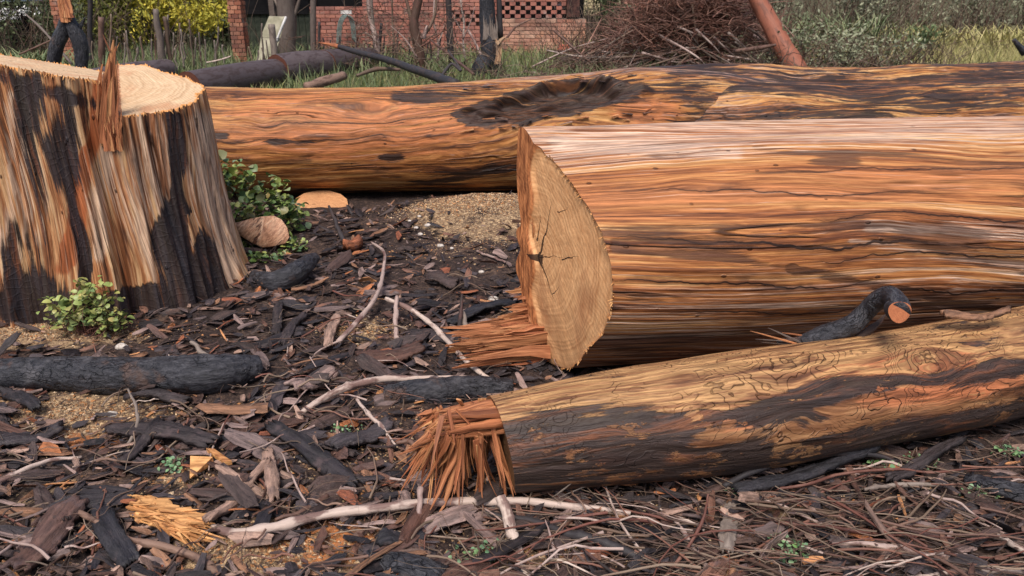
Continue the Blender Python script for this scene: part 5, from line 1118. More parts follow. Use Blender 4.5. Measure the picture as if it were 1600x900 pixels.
def wall_bricks(parent, x0, x1, Y, za, zb, mat, course=.083, bl=.23, d=.11, limit=110, lattice=None, mortar=True, slope=0.0):
    """lays real bricks; every one of the lower courses in view is an object, what is above the picture is joined"""
    rr = np.random.default_rng(int(abs(x0)*100+za*10)); mes = [brickmesh(mat, bl-.012, d, course-.012, rr.random()) for _ in range(4)]; hl = [brickmesh(mat, bl/2-.012, d, course-.012, rr.random())]
    acc = Acc(); k = 0; nrow = int(round((zb-za)/course)); base = wloc(parent)
    for r_ in range(nrow):
        z = za+(r_+.5)*course; x = x0+(0 if r_ % 2 else -bl/2); lat = lattice and lattice[0] <= z <= lattice[1]
        while x < x1-.01:
            a, b = max(x, x0), min(x+bl, x1)
            if b-a > .03:
                w_ = b-a
                if lat: w_ = w_*.62; b = a+w_
                c = Vector(((a+b)/2, Y+d/2+rr.normal(0, .004)+slope*((a+b)/2-x0), z))
                if z < H-.02 and k < limit and w_ > bl*.4:
                    o = bpy.data.objects.new('brick', mes[rr.integers(4)] if not (w_ < bl*.8) else hl[0]); COL.objects.link(o); o.parent = parent; o.location = c-base
                    if w_ < bl*.8: o.scale = (w_/(bl/2), 1, 1)
                    k += 1
                else:
                    V, F = box(c, (w_-.012, d, course-.012)); acc.add(V, F, tone=rr.random())
            x += bl
    if acc.n: tag(acc.build('brick_courses', mat, parent, False), kind='stuff')
def slabbox(name, x0, x1, y0, y1, za, zb, mat, parent): V, F = box(((x0+x1)/2, (y0+y1)/2, (za+zb)/2), (x1-x0, y1-y0, zb-za)); return obj(name, V, F, mat, parent, smooth=False)
def house():
    Y = 18.5; t = thing('brick_building', 'derelict red brick building with lattice brickwork and a dark opening', 'building', (XA(700, Y), Y, 0))
    zof = lambda py, Yd=Y: PY(800, py, Yd).z
    xa, xb, xc, xd = XA(490, Y), XA(572, Y), XA(782, Y), XA(912, Y)
    zo = zof(12); slabbox('wall_core', xa, xb, Y+.13, Y+.30, 0, zo, m_mortar, t); wall_bricks(t, xa, xb, Y, 0, zo, b_red, limit=75)
    slabbox('opening', xa-1.6, xb, Y+1.2, Y+1.3, 0, 2.6, m_dark, t); slabbox('lintel', xa-1.6, xb, Y-.02, Y+.3, 2.3, 2.5, m_conc, t)  # opening is a near-black sheet, its colour standing for the unlit interior
    V, F = box((xa-.9, Y+.2, 1.2), (.12, .12, 2.4)); obj('post', V, F, m_greyw, t, {'gc': V}, smooth=False)
    slabbox('wall_core', xb, xc, Y+.13-.06, Y+.30, 0, zof(26), m_mortar, t); xm = xb+.23*round((XA(692, Y)-xb)/.23); wall_bricks(t, xb, xm, Y-.06, 0, zof(-70), b_red, limit=80); wall_bricks(t, xm, xc, Y-.06, 0, zof(-70), b_red, limit=50, lattice=(zof(40), zof(18)))
    slabbox('shade_backing', xb, xd, Y+.45, Y+.6, 0, 2.6, m_dark, t)  # near-black sheet behind the lattice, shade of the void put into its colour
    slabbox('wall_core', xb, xc-.4, Y+.08, Y+.3, zof(26)+.01, zof(-70), m_mortar, t)
    Y2 = Y-.5; zf = zof(82, Y2); zl = zof(29, Y2); xc2, xd2 = XA(780, Y2), XA(913, Y2)
    slabbox('foundation', xc2-.05, xd2+.05, Y2-.05, Y2+.4, -.1, zf-.02, m_conc, t)
    slabbox('wall_core', xc2, xd2, Y2+.12, Y2+.3, zf-.019, zl, m_mortar, t); wall_bricks(t, xc2, xd2, Y2, zf-.02, zl, b_pink, limit=125, course=.081)
    wall_bricks(t, xc2, XA(888, Y2), Y2+.1, zl+.002, zof(-60, Y2), b_red, limit=50, lattice=(zl, zof(6, Y2)), course=.086)
    slabbox('wall_core', xc2, XA(866, Y2), Y2+.23, Y2+.3, zof(4, Y2), zof(-60, Y2), m_mortar, t)
    m_cur = plain('white curtain', L(190, 190, 196), L(226, 226, 230), 30); n = 30; x = np.linspace(XA(866, Y2), XA(882, Y2), n); y = Y2+.25+.02*np.sin(np.arange(n)*1.7)
    V = np.concatenate([np.stack([x, y, 0*x+zof(14, Y2)], 1), np.stack([x, y, 0*x+2.2], 1)]); obj('curtain', V, gridF(2, n), m_cur, t)
    slabbox('pillar', XA(884, Y2), XA(903, Y2), Y2+.0, Y2+.35, zof(27, Y2)+.003, 2.4, plain('dark brick', L(52, 36, 34), L(92, 62, 54), 12), t)  # pillar in two dark brown tones mixed by noise
    return t
house()
def cream():
    Y = 22.0; t = thing('cream_building', 'small cream brick building behind the derelict brick wall', 'building', (XA(920, Y), Y, 0)); z1 = PY(800, 24, Y).z
    slabbox('wall_core', XA(903, Y), XA(935, Y), Y+.1, Y+.5, 0, 2.8, m_mortar, t); wall_bricks(t, XA(903, Y), XA(935, Y), Y-.02, z1, 2.75, b_cream, limit=60)
    slabbox('ledge', XA(900, Y), XA(955, Y), Y-.4, Y-.05, z1-.14, z1-.02, m_greyw if False else m_dark, t); slabbox('side_wall', XA(936, Y), XA(960, Y), Y+.2, Y+.4, 0, 2.8, m_dark, t)
cream()
def pier(label, px0, px1, Y, zt, seed):
    x0, x1 = XA(px0, Y), XA(px1, Y); t = thing('brick_pier', label, 'pier', ((x0+x1)/2, Y, 0)); w_ = x1-x0; slabbox('core', x0+.02, x1-.02, Y+.02, Y+w_-.02, 0, zt-.01, m_mortar, t)
    rr = np.random.default_rng(seed); n = int(zt/.078); me = [brickmesh(b_pier, w_/2-.012, w_/2, .066, rr.random()) for _ in range(4)]; hb = [brickmesh(b_pier, w_/4-.012, w_/2, .066, rr.random())]; fb = brickmesh(b_pier, w_, w_/2-.02, .066, .3)
    for r_ in range(n):
        z = (r_+.5)*.078; jx = rr.normal(0, .006)
        lay = [(.25, .5), (.75, .5)] if r_ % 2 else [(.125, .25), (.5, .5), (.875, .25)]
        for c, s_ in lay:
            o = bpy.data.objects.new('brick', (me[rr.integers(4)] if s_ == .5 else hb[0])); COL.objects.link(o); o.parent = t; o.location = (x0+c*w_+jx-(x0+x1)/2, w_/4-.012, z)
        o = bpy.data.objects.new('brick', fb); COL.objects.link(o); o.parent = t; o.location = (jx, w_*.75, z)
pier('tall square red brick pier standing in front of the garden sheds', 367, 388, 15.6, 2.2, 1)
pier('brick pier half hidden behind the burnt snag', 100, 122, 15.0, 1.45, 2)

# foliage masses
def foliage(acc, c, size, n, ls, seed, upward=.0):
    rr = np.random.default_rng(seed); nb = max(5, int(n/160)); bc = rr.uniform(-1, 1, (nb, 3))*np.array(size)*.72; d = rr.normal(0, 1, (n, 3)); d /= np.linalg.norm(d, axis=1)[:, None]
    which = rr.integers(0, nb, n); p = bc[which]+d*(rr.random((n, 1))**.5)*np.array(size)*rr.uniform(.25, .45, (nb, 1))[which]+np.array(c)
    u = rr.normal(0, 1, (n, 3)); u[:, 2] += upward*2; u /= np.linalg.norm(u, axis=1)[:, None]; v = np.cross(u, rr.normal(0, 1, (n, 3))); v /= np.linalg.norm(v, axis=1)[:, None]+1e-6
    s_ = ls*rr.uniform(.5, 1.4, (n, 1)); a = p-u*s_; b = p+v*s_*.38; c_ = p+u*s_; e = p-v*s_*.38
    V = np.stack([a, b, c_, e], 1).reshape(-1, 3); V[:, 2] = np.maximum(V[:, 2], .0)
    tn = np.clip(np.repeat(rr.random(nb)[which]*.5+rr.random(n)*.5, 4), 0, .98); F = np.arange(4*n).reshape(-1, 4)
    acc.add(V, F, tone=tn, gc=V)
def whips(acc, c, sx, sy, h, n, r, seed, spread=.5, sides=3, droop=.2, hmin=.4):
    rr = np.random.default_rng(seed)
    for i in range(n):
        b = np.array([c[0]+rr.normal(0, sx*.5), c[1]+rr.normal(0, sy*.5), 0]); b[2] = gz(b[0], b[1])-.03; hh = h*rr.uniform(hmin, 1.0); dx, dy = rr.normal(0, spread, 2)
        k = [b, b+np.array([dx*.35*hh, dy*.35*hh, hh*.5])+rr.normal(0, .03*hh, 3), b+np.array([dx*hh, dy*hh, hh*(1-droop*rr.random())])+rr.normal(0, .05*hh, 3)]
        V, F, g = tube(catmull(k, 7), np.linspace(r, r*.35, 7), sides, 0, i, False); acc.add(V, F, gc=g, tone=rr.random())
def tangle(acc, c, size, n, r, seed, ln=.6):
    rr = np.random.default_rng(seed)
    for i in range(n):
        p = np.array(c)+rr.uniform(-1, 1, 3)*np.array(size); d = rr.normal(0, 1, 3); d[2] *= .6; d /= np.linalg.norm(d); L_ = ln*rr.uniform(.4, 1.2)
        k = [p, p+d*L_*.5+rr.normal(0, .12*L_, 3), p+d*L_+rr.normal(0, .15*L_, 3)]
        for q in k: q[2] = max(q[2], .01)
        V, F, g = tube(catmull(k, 6), np.linspace(r, r*.4, 6), 3, 0, i, False); acc.add(V, F, gc=g, tone=rr.random())
f_wattle = leaf_mat('wattle', [L(132, 134, 52), L(190, 174, 60), L(152, 150, 60), L(210, 188, 72), L(104, 114, 54)], .7)
f_dark = leaf_mat('dark foliage', [L(62, 68, 48), L(78, 88, 58), L(98, 106, 70), L(70, 72, 56), L(112, 114, 80)], .6)
f_grey = leaf_mat('grey foliage', [L(136, 138, 112), L(112, 116, 90), L(162, 162, 134), L(94, 96, 78), L(132, 118, 98)], .6)
f_white = leaf_mat('white blossom', [L(226, 222, 224), L(206, 204, 206), L(236, 232, 232)], .7)
f_gold = leaf_mat('golden grass', [L(158, 152, 92), L(182, 170, 112), L(128, 126, 72), L(196, 182, 130), L(150, 130, 92)], .7)
f_green = leaf_mat('green grass', [L(104, 118, 64), L(128, 138, 78), L(90, 100, 56), L(146, 146, 96), L(150, 136, 98), L(120, 108, 80)], .7)
f_reed = leaf_mat('reed leaves', [L(104, 116, 80), L(82, 98, 62), L(132, 140, 100), L(118, 110, 78)], .7)
def bush(label, name, cat, px, Y, w_, h, dep, n, ls, lm, tm=None, tn=90, seed=0, group=None, extra=None, zlo=0.0, tr=.008):
    c = (XA(px, Y), Y, 0); t = thing(name, label, cat, c, group)
    a = Acc(); whips(a, c, w_*.8, dep*.7, h*.95, tn, tr, seed, .35); tag(a.build('twigs', tm or m_twig, t), kind='stuff')
    a = Acc(); foliage(a, (c[0], Y, zlo+(h-zlo)/2), (w_/2*1.1, dep/2, (h-zlo)/2*1.1), n, ls, seed); tag(a.build('foliage', lm, t, False), kind='stuff')
    if extra: a = Acc(); foliage(a, (c[0], Y-dep*.2, extra[1]), (w_/2*1.05, dep/2, extra[2]), extra[3], extra[4], seed+5); tag(a.build('blossom', extra[0], t, False), kind='stuff')
    return t
bush('tangled bush with white blossom at the top left', 'blossom_bush', 'bush', 40, 15.5, 2.6, 1.9, 1.2, 4200, .045, f_dark, tn=260, seed=1, extra=(f_white, 1.02, .25, 420, .028))
bush('yellow green wattle bush left of the brick pier', 'wattle_bush', 'bush', 300, 17.4, 2.2, 2.2, 1.0, 9000, .05, f_wattle, seed=2, zlo=.55, tn=60, group=None)
bush('darker wattle bush behind the stakes', 'wattle_bush', 'bush', 205, 17.8, 2.4, 2.2, 1.0, 8000, .05, leaf_mat('olive wattle', [L(92, 98, 44), L(124, 124, 52), L(70, 80, 42), L(140, 136, 56)], .7), seed=3, zlo=.2, tn=70)
for i, (px, Y, w_, h, sd) in enumerate([(-60, 19, 4, 2.8, 5), (110, 19.6, 4, 2.8, 6), (260, 19.8, 3.6, 2.6, 7), (400, 20.2, 2.4, 1.0, 8)]):
    bush(['dark dense shrub at the top left corner behind the blossom bush', 'dark dense shrub behind the burnt snag', 'dark dense shrub behind the wattle bushes', 'low dark shrub behind the leaning sheets'][i], 'dense_shrub', 'shrub', px, Y, w_, h, 1.6, 6500, .07, f_dark, tn=60, seed=20+i)
for i, (px, Y, w_, h) in enumerate([(975, 19.5, 2.4, 2.2), (1130, 20.0, 3.2, 2.4), (1300, 19.0, 3.4, 2.4), (1460, 20.0, 3.4, 2.4), (1640, 19.0, 3.6, 2.6), (1800, 19, 4, 2.6)]):
    bush('%s grey brown thicket behind %s' % (['thin', 'tall', 'wide', 'dark', 'dense', 'far'][i], ['the cream building corner', 'the brush pile', 'the leaning red log', 'the yellow grass', 'the right end of the grass', 'the right edge of the picture'][i]), 'thicket', 'bush', px, Y, w_, h, 1.4, 3600, .05, f_grey if i in (1, 2, 3, 4) else f_dark, tn=300, seed=40+i, tr=.008)
# reeds / pale arching plants
def reed(label, px, Y, w_, h, n, seed, mat):
    c = (XA(px, Y), Y, 0); t = thing('reed_clump', label, 'reeds', c); a = Acc(); rr = np.random.default_rng(seed)
    for i in range(n):
        b = np.array([c[0]+rr.normal(0, w_*.35), Y+rr.normal(0, .3), gz(c[0], Y)-.02]); hh = h*rr.uniform(.4, 1); dx, dy = rr.normal(0, .4, 2)*hh; tt = np.linspace(0, 1, 6)[:, None]
        cc = b+np.array([dx, dy, 0])*tt**1.8+np.array([0, 0, 1])*hh*(tt-.25*tt**3); s_ = np.array([-dy, dx, 0])/(math.hypot(dx, dy)+1e-6); ww = (.016*(1-tt**2)+.001)
        V = np.concatenate([cc-s_*ww, cc+s_*ww]); F = np.array([[k, k+1, k+7, k+6] for k in range(5)]); a.add(V, F, tone=rr.random(), gc=V)
    tag(a.build('blades', mat, t, False), kind='stuff')
reed('clump of long leaves at the foot of the blossom bush', 35, 13.5, 1.6, .75, 420, 1, f_reed)
reed('tuft of green blades before the wattle bush', 255, 13.2, .25, .35, 50, 2, f_green)
reed('pale arching reeds right of the leaning red log', 1300, 15.5, 2.4, 1.5, 620, 3, f_reed)
reed('tall dry straw clump in front of the dark thicket', 1500, 15.8, 3.0, 1.15, 900, 6, f_gold)
reed('straw clump running off the right edge', 1640, 15.5, 2.4, 1.1, 600, 7, f_gold)
reed('weeds against the foot of the brick wall with the hose', 545, 17.3, 2.4, .55, 300, 8, f_reed)
reed('weeds against the foot of the faded brick wall', 840, 17.0, 2.2, .42, 260, 9, f_green)
reed('weeds round the foot of the forked bare tree', 650, 14.0, 2.2, .6, 260, 10, f_reed)
reed('sparser reeds beside the yellow grass', 1390, 15.0, 1.0, 1.0, 160, 4, f_reed)
reed('green reeds below the cream building', 935, 17.5, .8, .7, 220, 5, f_green)
def grass(name, spots, mat, h, seed):
    a = Acc(); rr = np.random.default_rng(seed)
    for (px0, px1, Y0, Y1, n) in spots:
        Yv = rr.uniform(Y0, Y1, n); pxs = rr.uniform(px0, px1, n); X = (pxs-800)/FPX*(Yv*CP+H*SP); Z = gz_np(X, Yv)
        for i in range(n):
            hh = h*rr.uniform(.35, 1.1); dx, dy = rr.normal(0, .35, 2)*hh; s_ = np.array([rr.normal(), rr.normal(), 0]); s_ /= np.linalg.norm(s_); ww = .006+.004*rr.random(); b = np.array([X[i], Yv[i], Z[i]-.01])
            V = np.array([b-s_*ww, b+s_*ww, b+np.array([dx*.4, dy*.4, hh*.6])+s_*ww*.7, b+np.array([dx*.4, dy*.4, hh*.6])-s_*ww*.7, b+np.array([dx, dy, hh])]); a.V.append(V); a.F[4].append(np.array([[0, 1, 2, 3]])+a.n); a.F[3].append(np.array([[3, 2, 4]])+a.n)
            tn = rr.random(); a.A.setdefault('tone', []).append(np.full(5, tn)); a.A.setdefault('gc', []).append(V); a.n += 5
    tag(a.build(name, mat, None, False), kind='stuff')
grass('grass', [(380, 560, 8.5, 13, 2600), (500, 940, 8.5, 18, 15000), (-50, 420, 12, 18, 6000), (720, 1000, 12, 18, 6000), (900, 1100, 9, 12, 1200)], f_green, .24, 1)
grass('yellow_grass', [(1370, 1720, 12, 17.5, 11000), (1200, 1400, 12, 17, 1800)], f_gold, .62, 2)
grass('dry_grass', [(450, 1000, 9, 18, 5000), (-50, 450, 13, 18, 5000), (900, 1250, 11, 16, 2500), (1150, 1700, 11, 17, 7000)], f_reed, .45, 3)

# stakes, posts, bare trees
def upright(name, label, cat, px0, py0, px1, py1, Y, r0, r1, mat, seed=0, wob=.01, group=None, kids=()):
    V, F, g = bar(px0, py0, px1, py1, Y, r0, r1, 9, 12, seed, wob)
    if not kids: return tag(obj(name, V, F, mat, None, {'gc': g}), label, cat, group)
    t = thing(name, label, cat, PY(px0, py0, Y), group); obj('trunk', V, F, mat, t, {'gc': g})
    for i, k in enumerate(kids):
        W = [PY(a, b, Y-.02*i) for a, b in k[0]]; V, F, g = tube(catmull(W, 14), np.linspace(k[1], k[1]*.35, 14), 6, .15, seed+i); obj('branch', V, F, k[2] if len(k) > 2 else mat, t, {'gc': g})
    return t
rs = np.random.default_rng(3)
for i in range(46):
    px = 150+i*6.2+rs.uniform(-4, 4)
    if 352 < px < 392: continue
    if i > 38: px = 392+(i-38)*6
    tp = rs.uniform(22, 75) if rs.random() < .45 else rs.uniform(55, 82)
    upright('fence_stake', ('%s %s stake %s' % (['thin', 'leaning', 'slim', 'crooked', 'weathered'][i % 5], ['grey', 'brown'][i % 3 == 1], ['at the left end of the rough row, near the snag', 'in the left part of the rough row', 'left of the leaning grey trunk', 'right of the leaning grey trunk', 'in the middle of the rough row', 'halfway along the row before the wattle', 'in the right part of the rough row', 'just left of the brick pier', 'right of the brick pier', 'near the leaning board'][min(9, i//5)])), 'stake', px, 108+rs.uniform(-3, 3), px+rs.normal(0, 6), tp, 14.2+rs.uniform(-.5, .7), .016, .012, m_greyw if i % 3 else m_twig, i, .01, 'stakes in the rough fence by the brick pier')
for i in range(16):
    px = 505+i*13+rs.uniform(-5, 5); upright('fence_stake', ['dark stake at the left end of the wall with the opening', 'short dark stake under the opening in the wall', 'dark stake just left of the hanging hose', 'dark stake under the left loop of the hose', 'dark stake right below the hose', 'dark stake just right of the hose', 'dark stake behind the long fallen branch', 'dark stake by the pale twin stemmed tree', 'dark stake beside the black iron post', 'dark stake right of the black iron post', 'dark stake left of the slender grey sapling', 'dark stake right of the slender grey sapling', 'dark stake left of the forked dark tree', 'dark stake right behind the forked dark tree', 'dark stake near the thin whitish sapling', 'dark stake left of the tall charred post'][i], 'stake', px, 100, px+rs.normal(0, 3), rs.uniform(52, 72), 15.5+rs.uniform(-.4, .4), .018, .014, m_chst, 60+i, .01, 'dark stakes before the brick wall')
upright('post', 'pale round post left of the wattle bush', 'post', 160, 112, 158, 27, 13.8, .055, .05, m_brownst, 1)
upright('post', 'leaning grey trunk between the wattle stakes', 'post', 256, 108, 243, 14, 14.0, .07, .05, m_greyw, 2)
upright('post', 'dark thin post beside the leaning grey trunk', 'post', 266, 108, 257, 26, 14.1, .04, .035, m_twig, 3)
upright('post', 'dark post behind the burnt snag', 'post', 142, 112, 140, -30, 14.6, .05, .04, m_chst, 4)
upright('post', 'grey fence post in front of the leaning sheet', 'post', 432, 102, 424, 38, 13.8, .06, .058, m_greyw, 5, .003)
upright('post', 'thin black iron post before the brick wall opening', 'post', 498, 104, 499, 34, 15, .028, .026, m_chst, 6, 0)
upright('post', 'tall grey post at the left end of the brick wall', 'post', 492, 106, 486, -60, 15.2, .06, .05, m_greyw, 7, .01)
upright('post', 'black iron post right of the hanging hose', 'post', 592, 88, 596, 36, 15.6, .03, .028, m_chst, 8, 0)
upright('post', 'tall black charred post before the middle of the brick wall', 'post', 705, 98, 698, -60, 14.6, .06, .05, m_chst, 9, .004)
upright('dead_tree', 'pale leaning bare tree with twin stems by the brick wall', 'dead tree', 592, 100, 566, -40, 15.1, .055, .04, m_pale, 10, .02, None, [([(588, 92), (582, 30), (578, -40)], .05, m_greyw), ([(584, 60), (570, 50)], .03)])
upright('dead_tree', 'dark bare tree with forked branches in front of the brick wall', 'dead tree', 655, 118, 654, -40, 13.6, .10, .06, m_twig, 11, .03, None, [([(656, 60), (668, 48), (680, 20), (682, -20)], .035), ([(650, 56), (640, 20), (630, -20)], .045), ([(658, 72), (672, 58), (700, 46)], .02), ([(660, 60), (668, 40)], .05, m_pale), ([(655, 75), (690, 50), (700, 25)], .02, m_redtw), ([(652, 90), (632, 60), (610, 40)], .016, m_pale), ([(655, 95), (640, 105), (620, 118)], .016)])
upright('dead_tree', 'broad grey dead trunk between pier and brick wall', 'dead tree', 452, 104, 446, -40, 15.8, .17, .19, m_greyw, 12, .02, None, [([(450, 40), (462, 18), (470, -10)], .06), ([(446, 30), (436, 12), (424, -10)], .06)])
upright('bare_sapling', 'thin pale sapling before the lattice brickwork', 'sapling', 728, 100, 716, -30, 15, .022, .014, m_pale, 13, .03, None, [([(724, 60), (735, 35), (742, 10)], .014), ([(722, 50), (706, 20), (696, -10)], .014), ([(725, 70), (712, 62), (704, 40)], .01)])
upright('bare_sapling', 'thin whitish sapling left of the black charred post', 'sapling', 683, 100, 680, -30, 15, .02, .014, m_pale, 14, .03, None, [([(682, 70), (690, 55), (694, 40)], .012)])
upright('bare_sapling', 'slender grey sapling beside the dark forked tree', 'sapling', 620, 104, 612, -30, 14.8, .02, .012, m_twig, 15, .04, None, [([(618, 70), (606, 50), (598, 20)], .010), ([(617, 60), (628, 40), (634, 12)], .010)])
def burntstump():
    Y = 13.2; t = thing('burnt_post', 'thick black burnt trunk with pale split wood on its right side', 'burnt trunk', PY(768, 108, Y))
    V, F, g = tube(catmull([PY(768, 112, Y), PY(767, 70, Y), PY(762, 30, Y), PY(758, -50, Y)], 24), catmull([(0, 0, r) for r in (.17, .16, .13, .12)], 24)[:, 2], 22, .3, 3); obj('trunk', V, F, m_charm, t, {'gc': g})
    V, F, g = bar(782, 60, 778, -50, Y, .05, .04, seed=5); obj('limb', V, F, m_chst, t, {'gc': g})
    V, F, g = tube(catmull([PY(748, 118, Y-.2), PY(752, 104, Y-.2), PY(758, 94, Y-.1)], 10), [.13]*10, 16, .3, 7); obj('foot', V, F, m_charm, t, {'gc': g})
    for i, (a, b, c, d, w_) in enumerate([(778, 100, 776, 60, .10), (780, 96, 784, 62, .07), (776, 66, 800, 58, .04), (754, 112, 757, 96, .14), (776, 68, 790, 56, .05)]):
        p, q = PY(a, b, Y-.2-.01*i), PY(c, d, Y-.2-.01*i); V, F, g = shard(p, q-p, (q-p).length, w_, .03, side=(1, 0, .2), seed=80+i); obj('splinter', V, F, m_fibre if i == 3 else m_fibreP, t, {'gc': g, 'tone': np.full(len(V), .3)}, smooth=False)
    for i in range(7):
        p = PY(757+i*3.2, 62, Y-.14); q = PY(756+i*3.2, 24+(i % 3)*6, Y-.14); V, F, g = shard(p, q-p, (q-p).length, .045, .03, side=(1, 0, 0), seed=90+i); obj('splinter', V, F, m_greyw, t, {'gc': g}, smooth=False)
m_fibreP = fibre_mat('pale split wood', [L(196, 150, 112), L(210, 172, 136)])
burntstump()
def longbranch():
    W = [PY(498, 66, 12.2), PY(530, 73, 12.0), PY(560, 82, 11.6), PY(600, 92, 11.0), PY(640, 106, 10.2), PY(675, 118, 9.4), PY(712, 132, 8.6)]
    t = thing('fallen_branch', 'long dark branch with a torn orange tip leaning down to the trunk', 'branch', W[-1])
    V, F, g = tube(catmull(W[1:], 40), np.linspace(.035, .06, 40), 12, .2, 5); obj('wood', V, F, m_chst, t, {'gc': g})
    V, F, g = tube(catmull([W[0], W[0].lerp(W[1], .5), W[1]], 12), np.linspace(.008, .036, 12), 8, .4, 6); obj('torn_tip', V, F, m_fibre, t, {'gc': g, 'tone': np.full(len(V), .1)})
longbranch()
def simple(name, label, cat, pts, r, mat, seed=1):
    V, F, g = tube(catmull([PY(*p) for p in pts], 6*len(pts)), catmull([(0, 0, q) for q in r], 6*len(pts))[:, 2], 10, .25, seed); return tag(obj(name, V, F, mat, None, {'gc': g}), label, cat)
simple('branch', 'pale broken branch lying on the grass behind the long trunk', 'branch', [(478, 136, 9.2), (505, 128, 9.4), (538, 118, 9.7)], [.05, .06, .05], m_brownst)
simple('branch', 'grey curved branch on the grass right of the dark logs', 'branch', [(558, 118, 10.6), (590, 108, 10.9), (625, 109, 11)], [.02, .03, .02], m_twig)
simple('branch', 'thin bent branch arching over the faded brick wall', 'branch', [(790, 62, 13), (806, 42, 13), (830, 30, 13)], [.02, .015, .01], m_brownst)
simple('branch', 'long thin stem slanting over the grass toward the burnt trunk', 'branch', [(672, 62, 13.2), (700, 84, 12.4), (740, 116, 11)], [.012, .018, .02], m_brownst)
simple('branch', 'white stripped stick leaning on the burnt trunk', 'branch', [(731, 46, 13.2), (742, 66, 13.1), (752, 86, 13)], [.02, .02, .02], m_pale)
simple('branch', 'dark low twisted branch left of the burnt trunk', 'branch', [(690, 118, 11), (706, 100, 11.2), (720, 110, 11), (700, 78, 11.6)], [.02, .022, .018, .01], m_chst)
simple('branch', 'white stick leaning low beside the brick pier', 'branch', [(322, 98, 13.6), (342, 94, 13.6), (361, 88, 13.6)], [.014, .015, .013], m_pale)
simple('branch', 'brown stick arching between the snag and the blossom bush', 'branch', [(30, 85, 12), (60, 72, 12), (82, 62, 12)], [.012, .015, .012], m_brownst)
simple('branch', 'long stick leaning across the blossom bush', 'branch', [(40, 22, 12.5), (68, 48, 12.2), (112, 100, 12)], [.012, .018, .02], m_greyw)
simple('branch', 'black twisted stub at the right edge above the grass', 'branch', [(1603, 82, 9), (1592, 72, 9), (1584, 62, 9)], [.05, .03, .02], m_charm)
simple('leaning_log', 'smooth red brown log leaning over the brush pile', 'log', [(1172, -30, 12.6), (1190, 12, 12.4), (1222, 70, 12.0), (1250, 116, 11.6)], [.12, .13, .14, .15], m_redlog)
simple('branch', 'dark red branch of the brush pile crossing the leaning log', 'branch', [(1150, 80, 11.9), (1180, 76, 11.7), (1212, 70, 11.5)], [.03, .035, .02], m_brownst)
# leaning sheets by the broad dead trunk
def sheet():
    Y = 15.0; m = plain('stained sheet', L(132, 126, 104), L(168, 160, 138), 4)
    t = thing('leaning_sheet', 'old stained board leaning with a white rail before the dead trunk', 'board', PY(425, 100, Y)); f = [PY(402, 100, Y-.4), PY(408, 55, Y-.1), PY(420, 26, Y+.1), PY(446, 27, Y+.1), PY(438, 60, Y-.1), PY(424, 100, Y-.4)]
    f = np.array([list(p) for p in f]); V = np.vstack([f, f+np.array([0, .03, .01])]); n = len(f); j = np.arange(n); k = (j+1) % n; cf = f.mean(0)
    V = np.vstack([V, cf, cf+np.array([0, .03, .01])]); obj('board', V, [np.stack([j, j+n, k+n, k], 1), np.stack([j, k, 0*j+2*n], 1), np.stack([k+n, j+n, 0*j+2*n+1], 1)], m, t, smooth=False)
    V, F, g = bar(418, 100, 447, 26, Y-.15, .022, .022, 6, 6); obj('rail', V, F, plain('white rail', L(196, 190, 186), L(220, 214, 210)), t, {'gc': g})
sheet()
def shed():
    Y = 19.3; t = thing('shed', 'dark green shed wall behind the brick pier and leaning board', 'shed', (XA(420, Y), Y, 0)); m = plain('shed boards', L(44, 50, 42), L(70, 74, 62), 6)
    x = XA(384, Y)
    while x < XA(486, Y):
        slabbox('board', x+.005, x+.145, Y+random.uniform(0, .01), Y+.05, 0, PY(800, 18, Y).z, m, t); x += .15
    slabbox('rail', XA(380, Y), XA(488, Y), Y-.05, Y-.005, PY(800, 22, Y).z, PY(800, 16, Y).z, m_dark, t)
    slabbox('back_wall', XA(380, Y), XA(488, Y), Y+.08, Y+.14, 0, 2.4, m_dark, t)
shed()
def roofpiece():
    Y = 17; t = thing('shed', 'pale metal roof corner of a shed at the top left corner', 'shed', (XA(5, Y), Y, 0)); zz = PY(800, 3, Y).z
    slabbox('roof', XA(-80, Y), XA(28, Y), Y, Y+1.4, zz, zz+.05, plain('roof metal', L(190, 196, 206), L(210, 214, 222)), t); slabbox('wall', XA(-80, Y), XA(3, Y), Y+.3, Y+1.3, 0, zz-.003, m_dark, t)
roofpiece()
def hose():
    Y = 18.2; t = thing('garden_hose', 'green garden hose hung in loops on the brick wall', 'hose', PY(541, 60, Y)); mg = plain('green hose', L(104, 122, 116), L(134, 146, 140), 9, .5)
    for i in range(5):
        o_ = (i-2)*1.6; W = [PY(529+o_, 72-i, Y), PY(531+o_, 40, Y-.02*i), PY(537+o_, 25+i*.5, Y-.03*i), PY(545+o_, 24+i*.5, Y-.03*i), PY(551+o_, 38, Y-.02*i), PY(554+o_, 62+i*2, Y)]
        V, F, g = tube(catmull(W, 30), [.010]*30, 6, 0, i); obj('loop', V, F, mg, t, {'gc': g})
    V, F = box(PY(541, 19, Y), (.24, .05, .08)); obj('hook_plate', V, F, plain('white hook', L(190, 180, 172), L(214, 206, 200)), t, smooth=False)
hose()
def pot():
    c = PY(882, 82, 17.2); a = np.linspace(0, 2*PI, 24, endpoint=False); prof = [(.0, .0), (.10, 0), (.15, .06), (.17, .15), (.15, .22), (.12, .25), (.135, .27), (.12, .275), (.10, .2), (.0, .18)]
    V = np.array([[c.x+r*math.cos(k), c.y+r*math.sin(k), c.z-.12+z] for r, z in prof for k in a]); tag(obj('clay_pot', V, gridF(len(prof), 24, True), plain('terracotta', L(160, 84, 66), L(182, 104, 82))), 'round terracotta pot at the foot of the faded brick wall', 'pot')
pot()
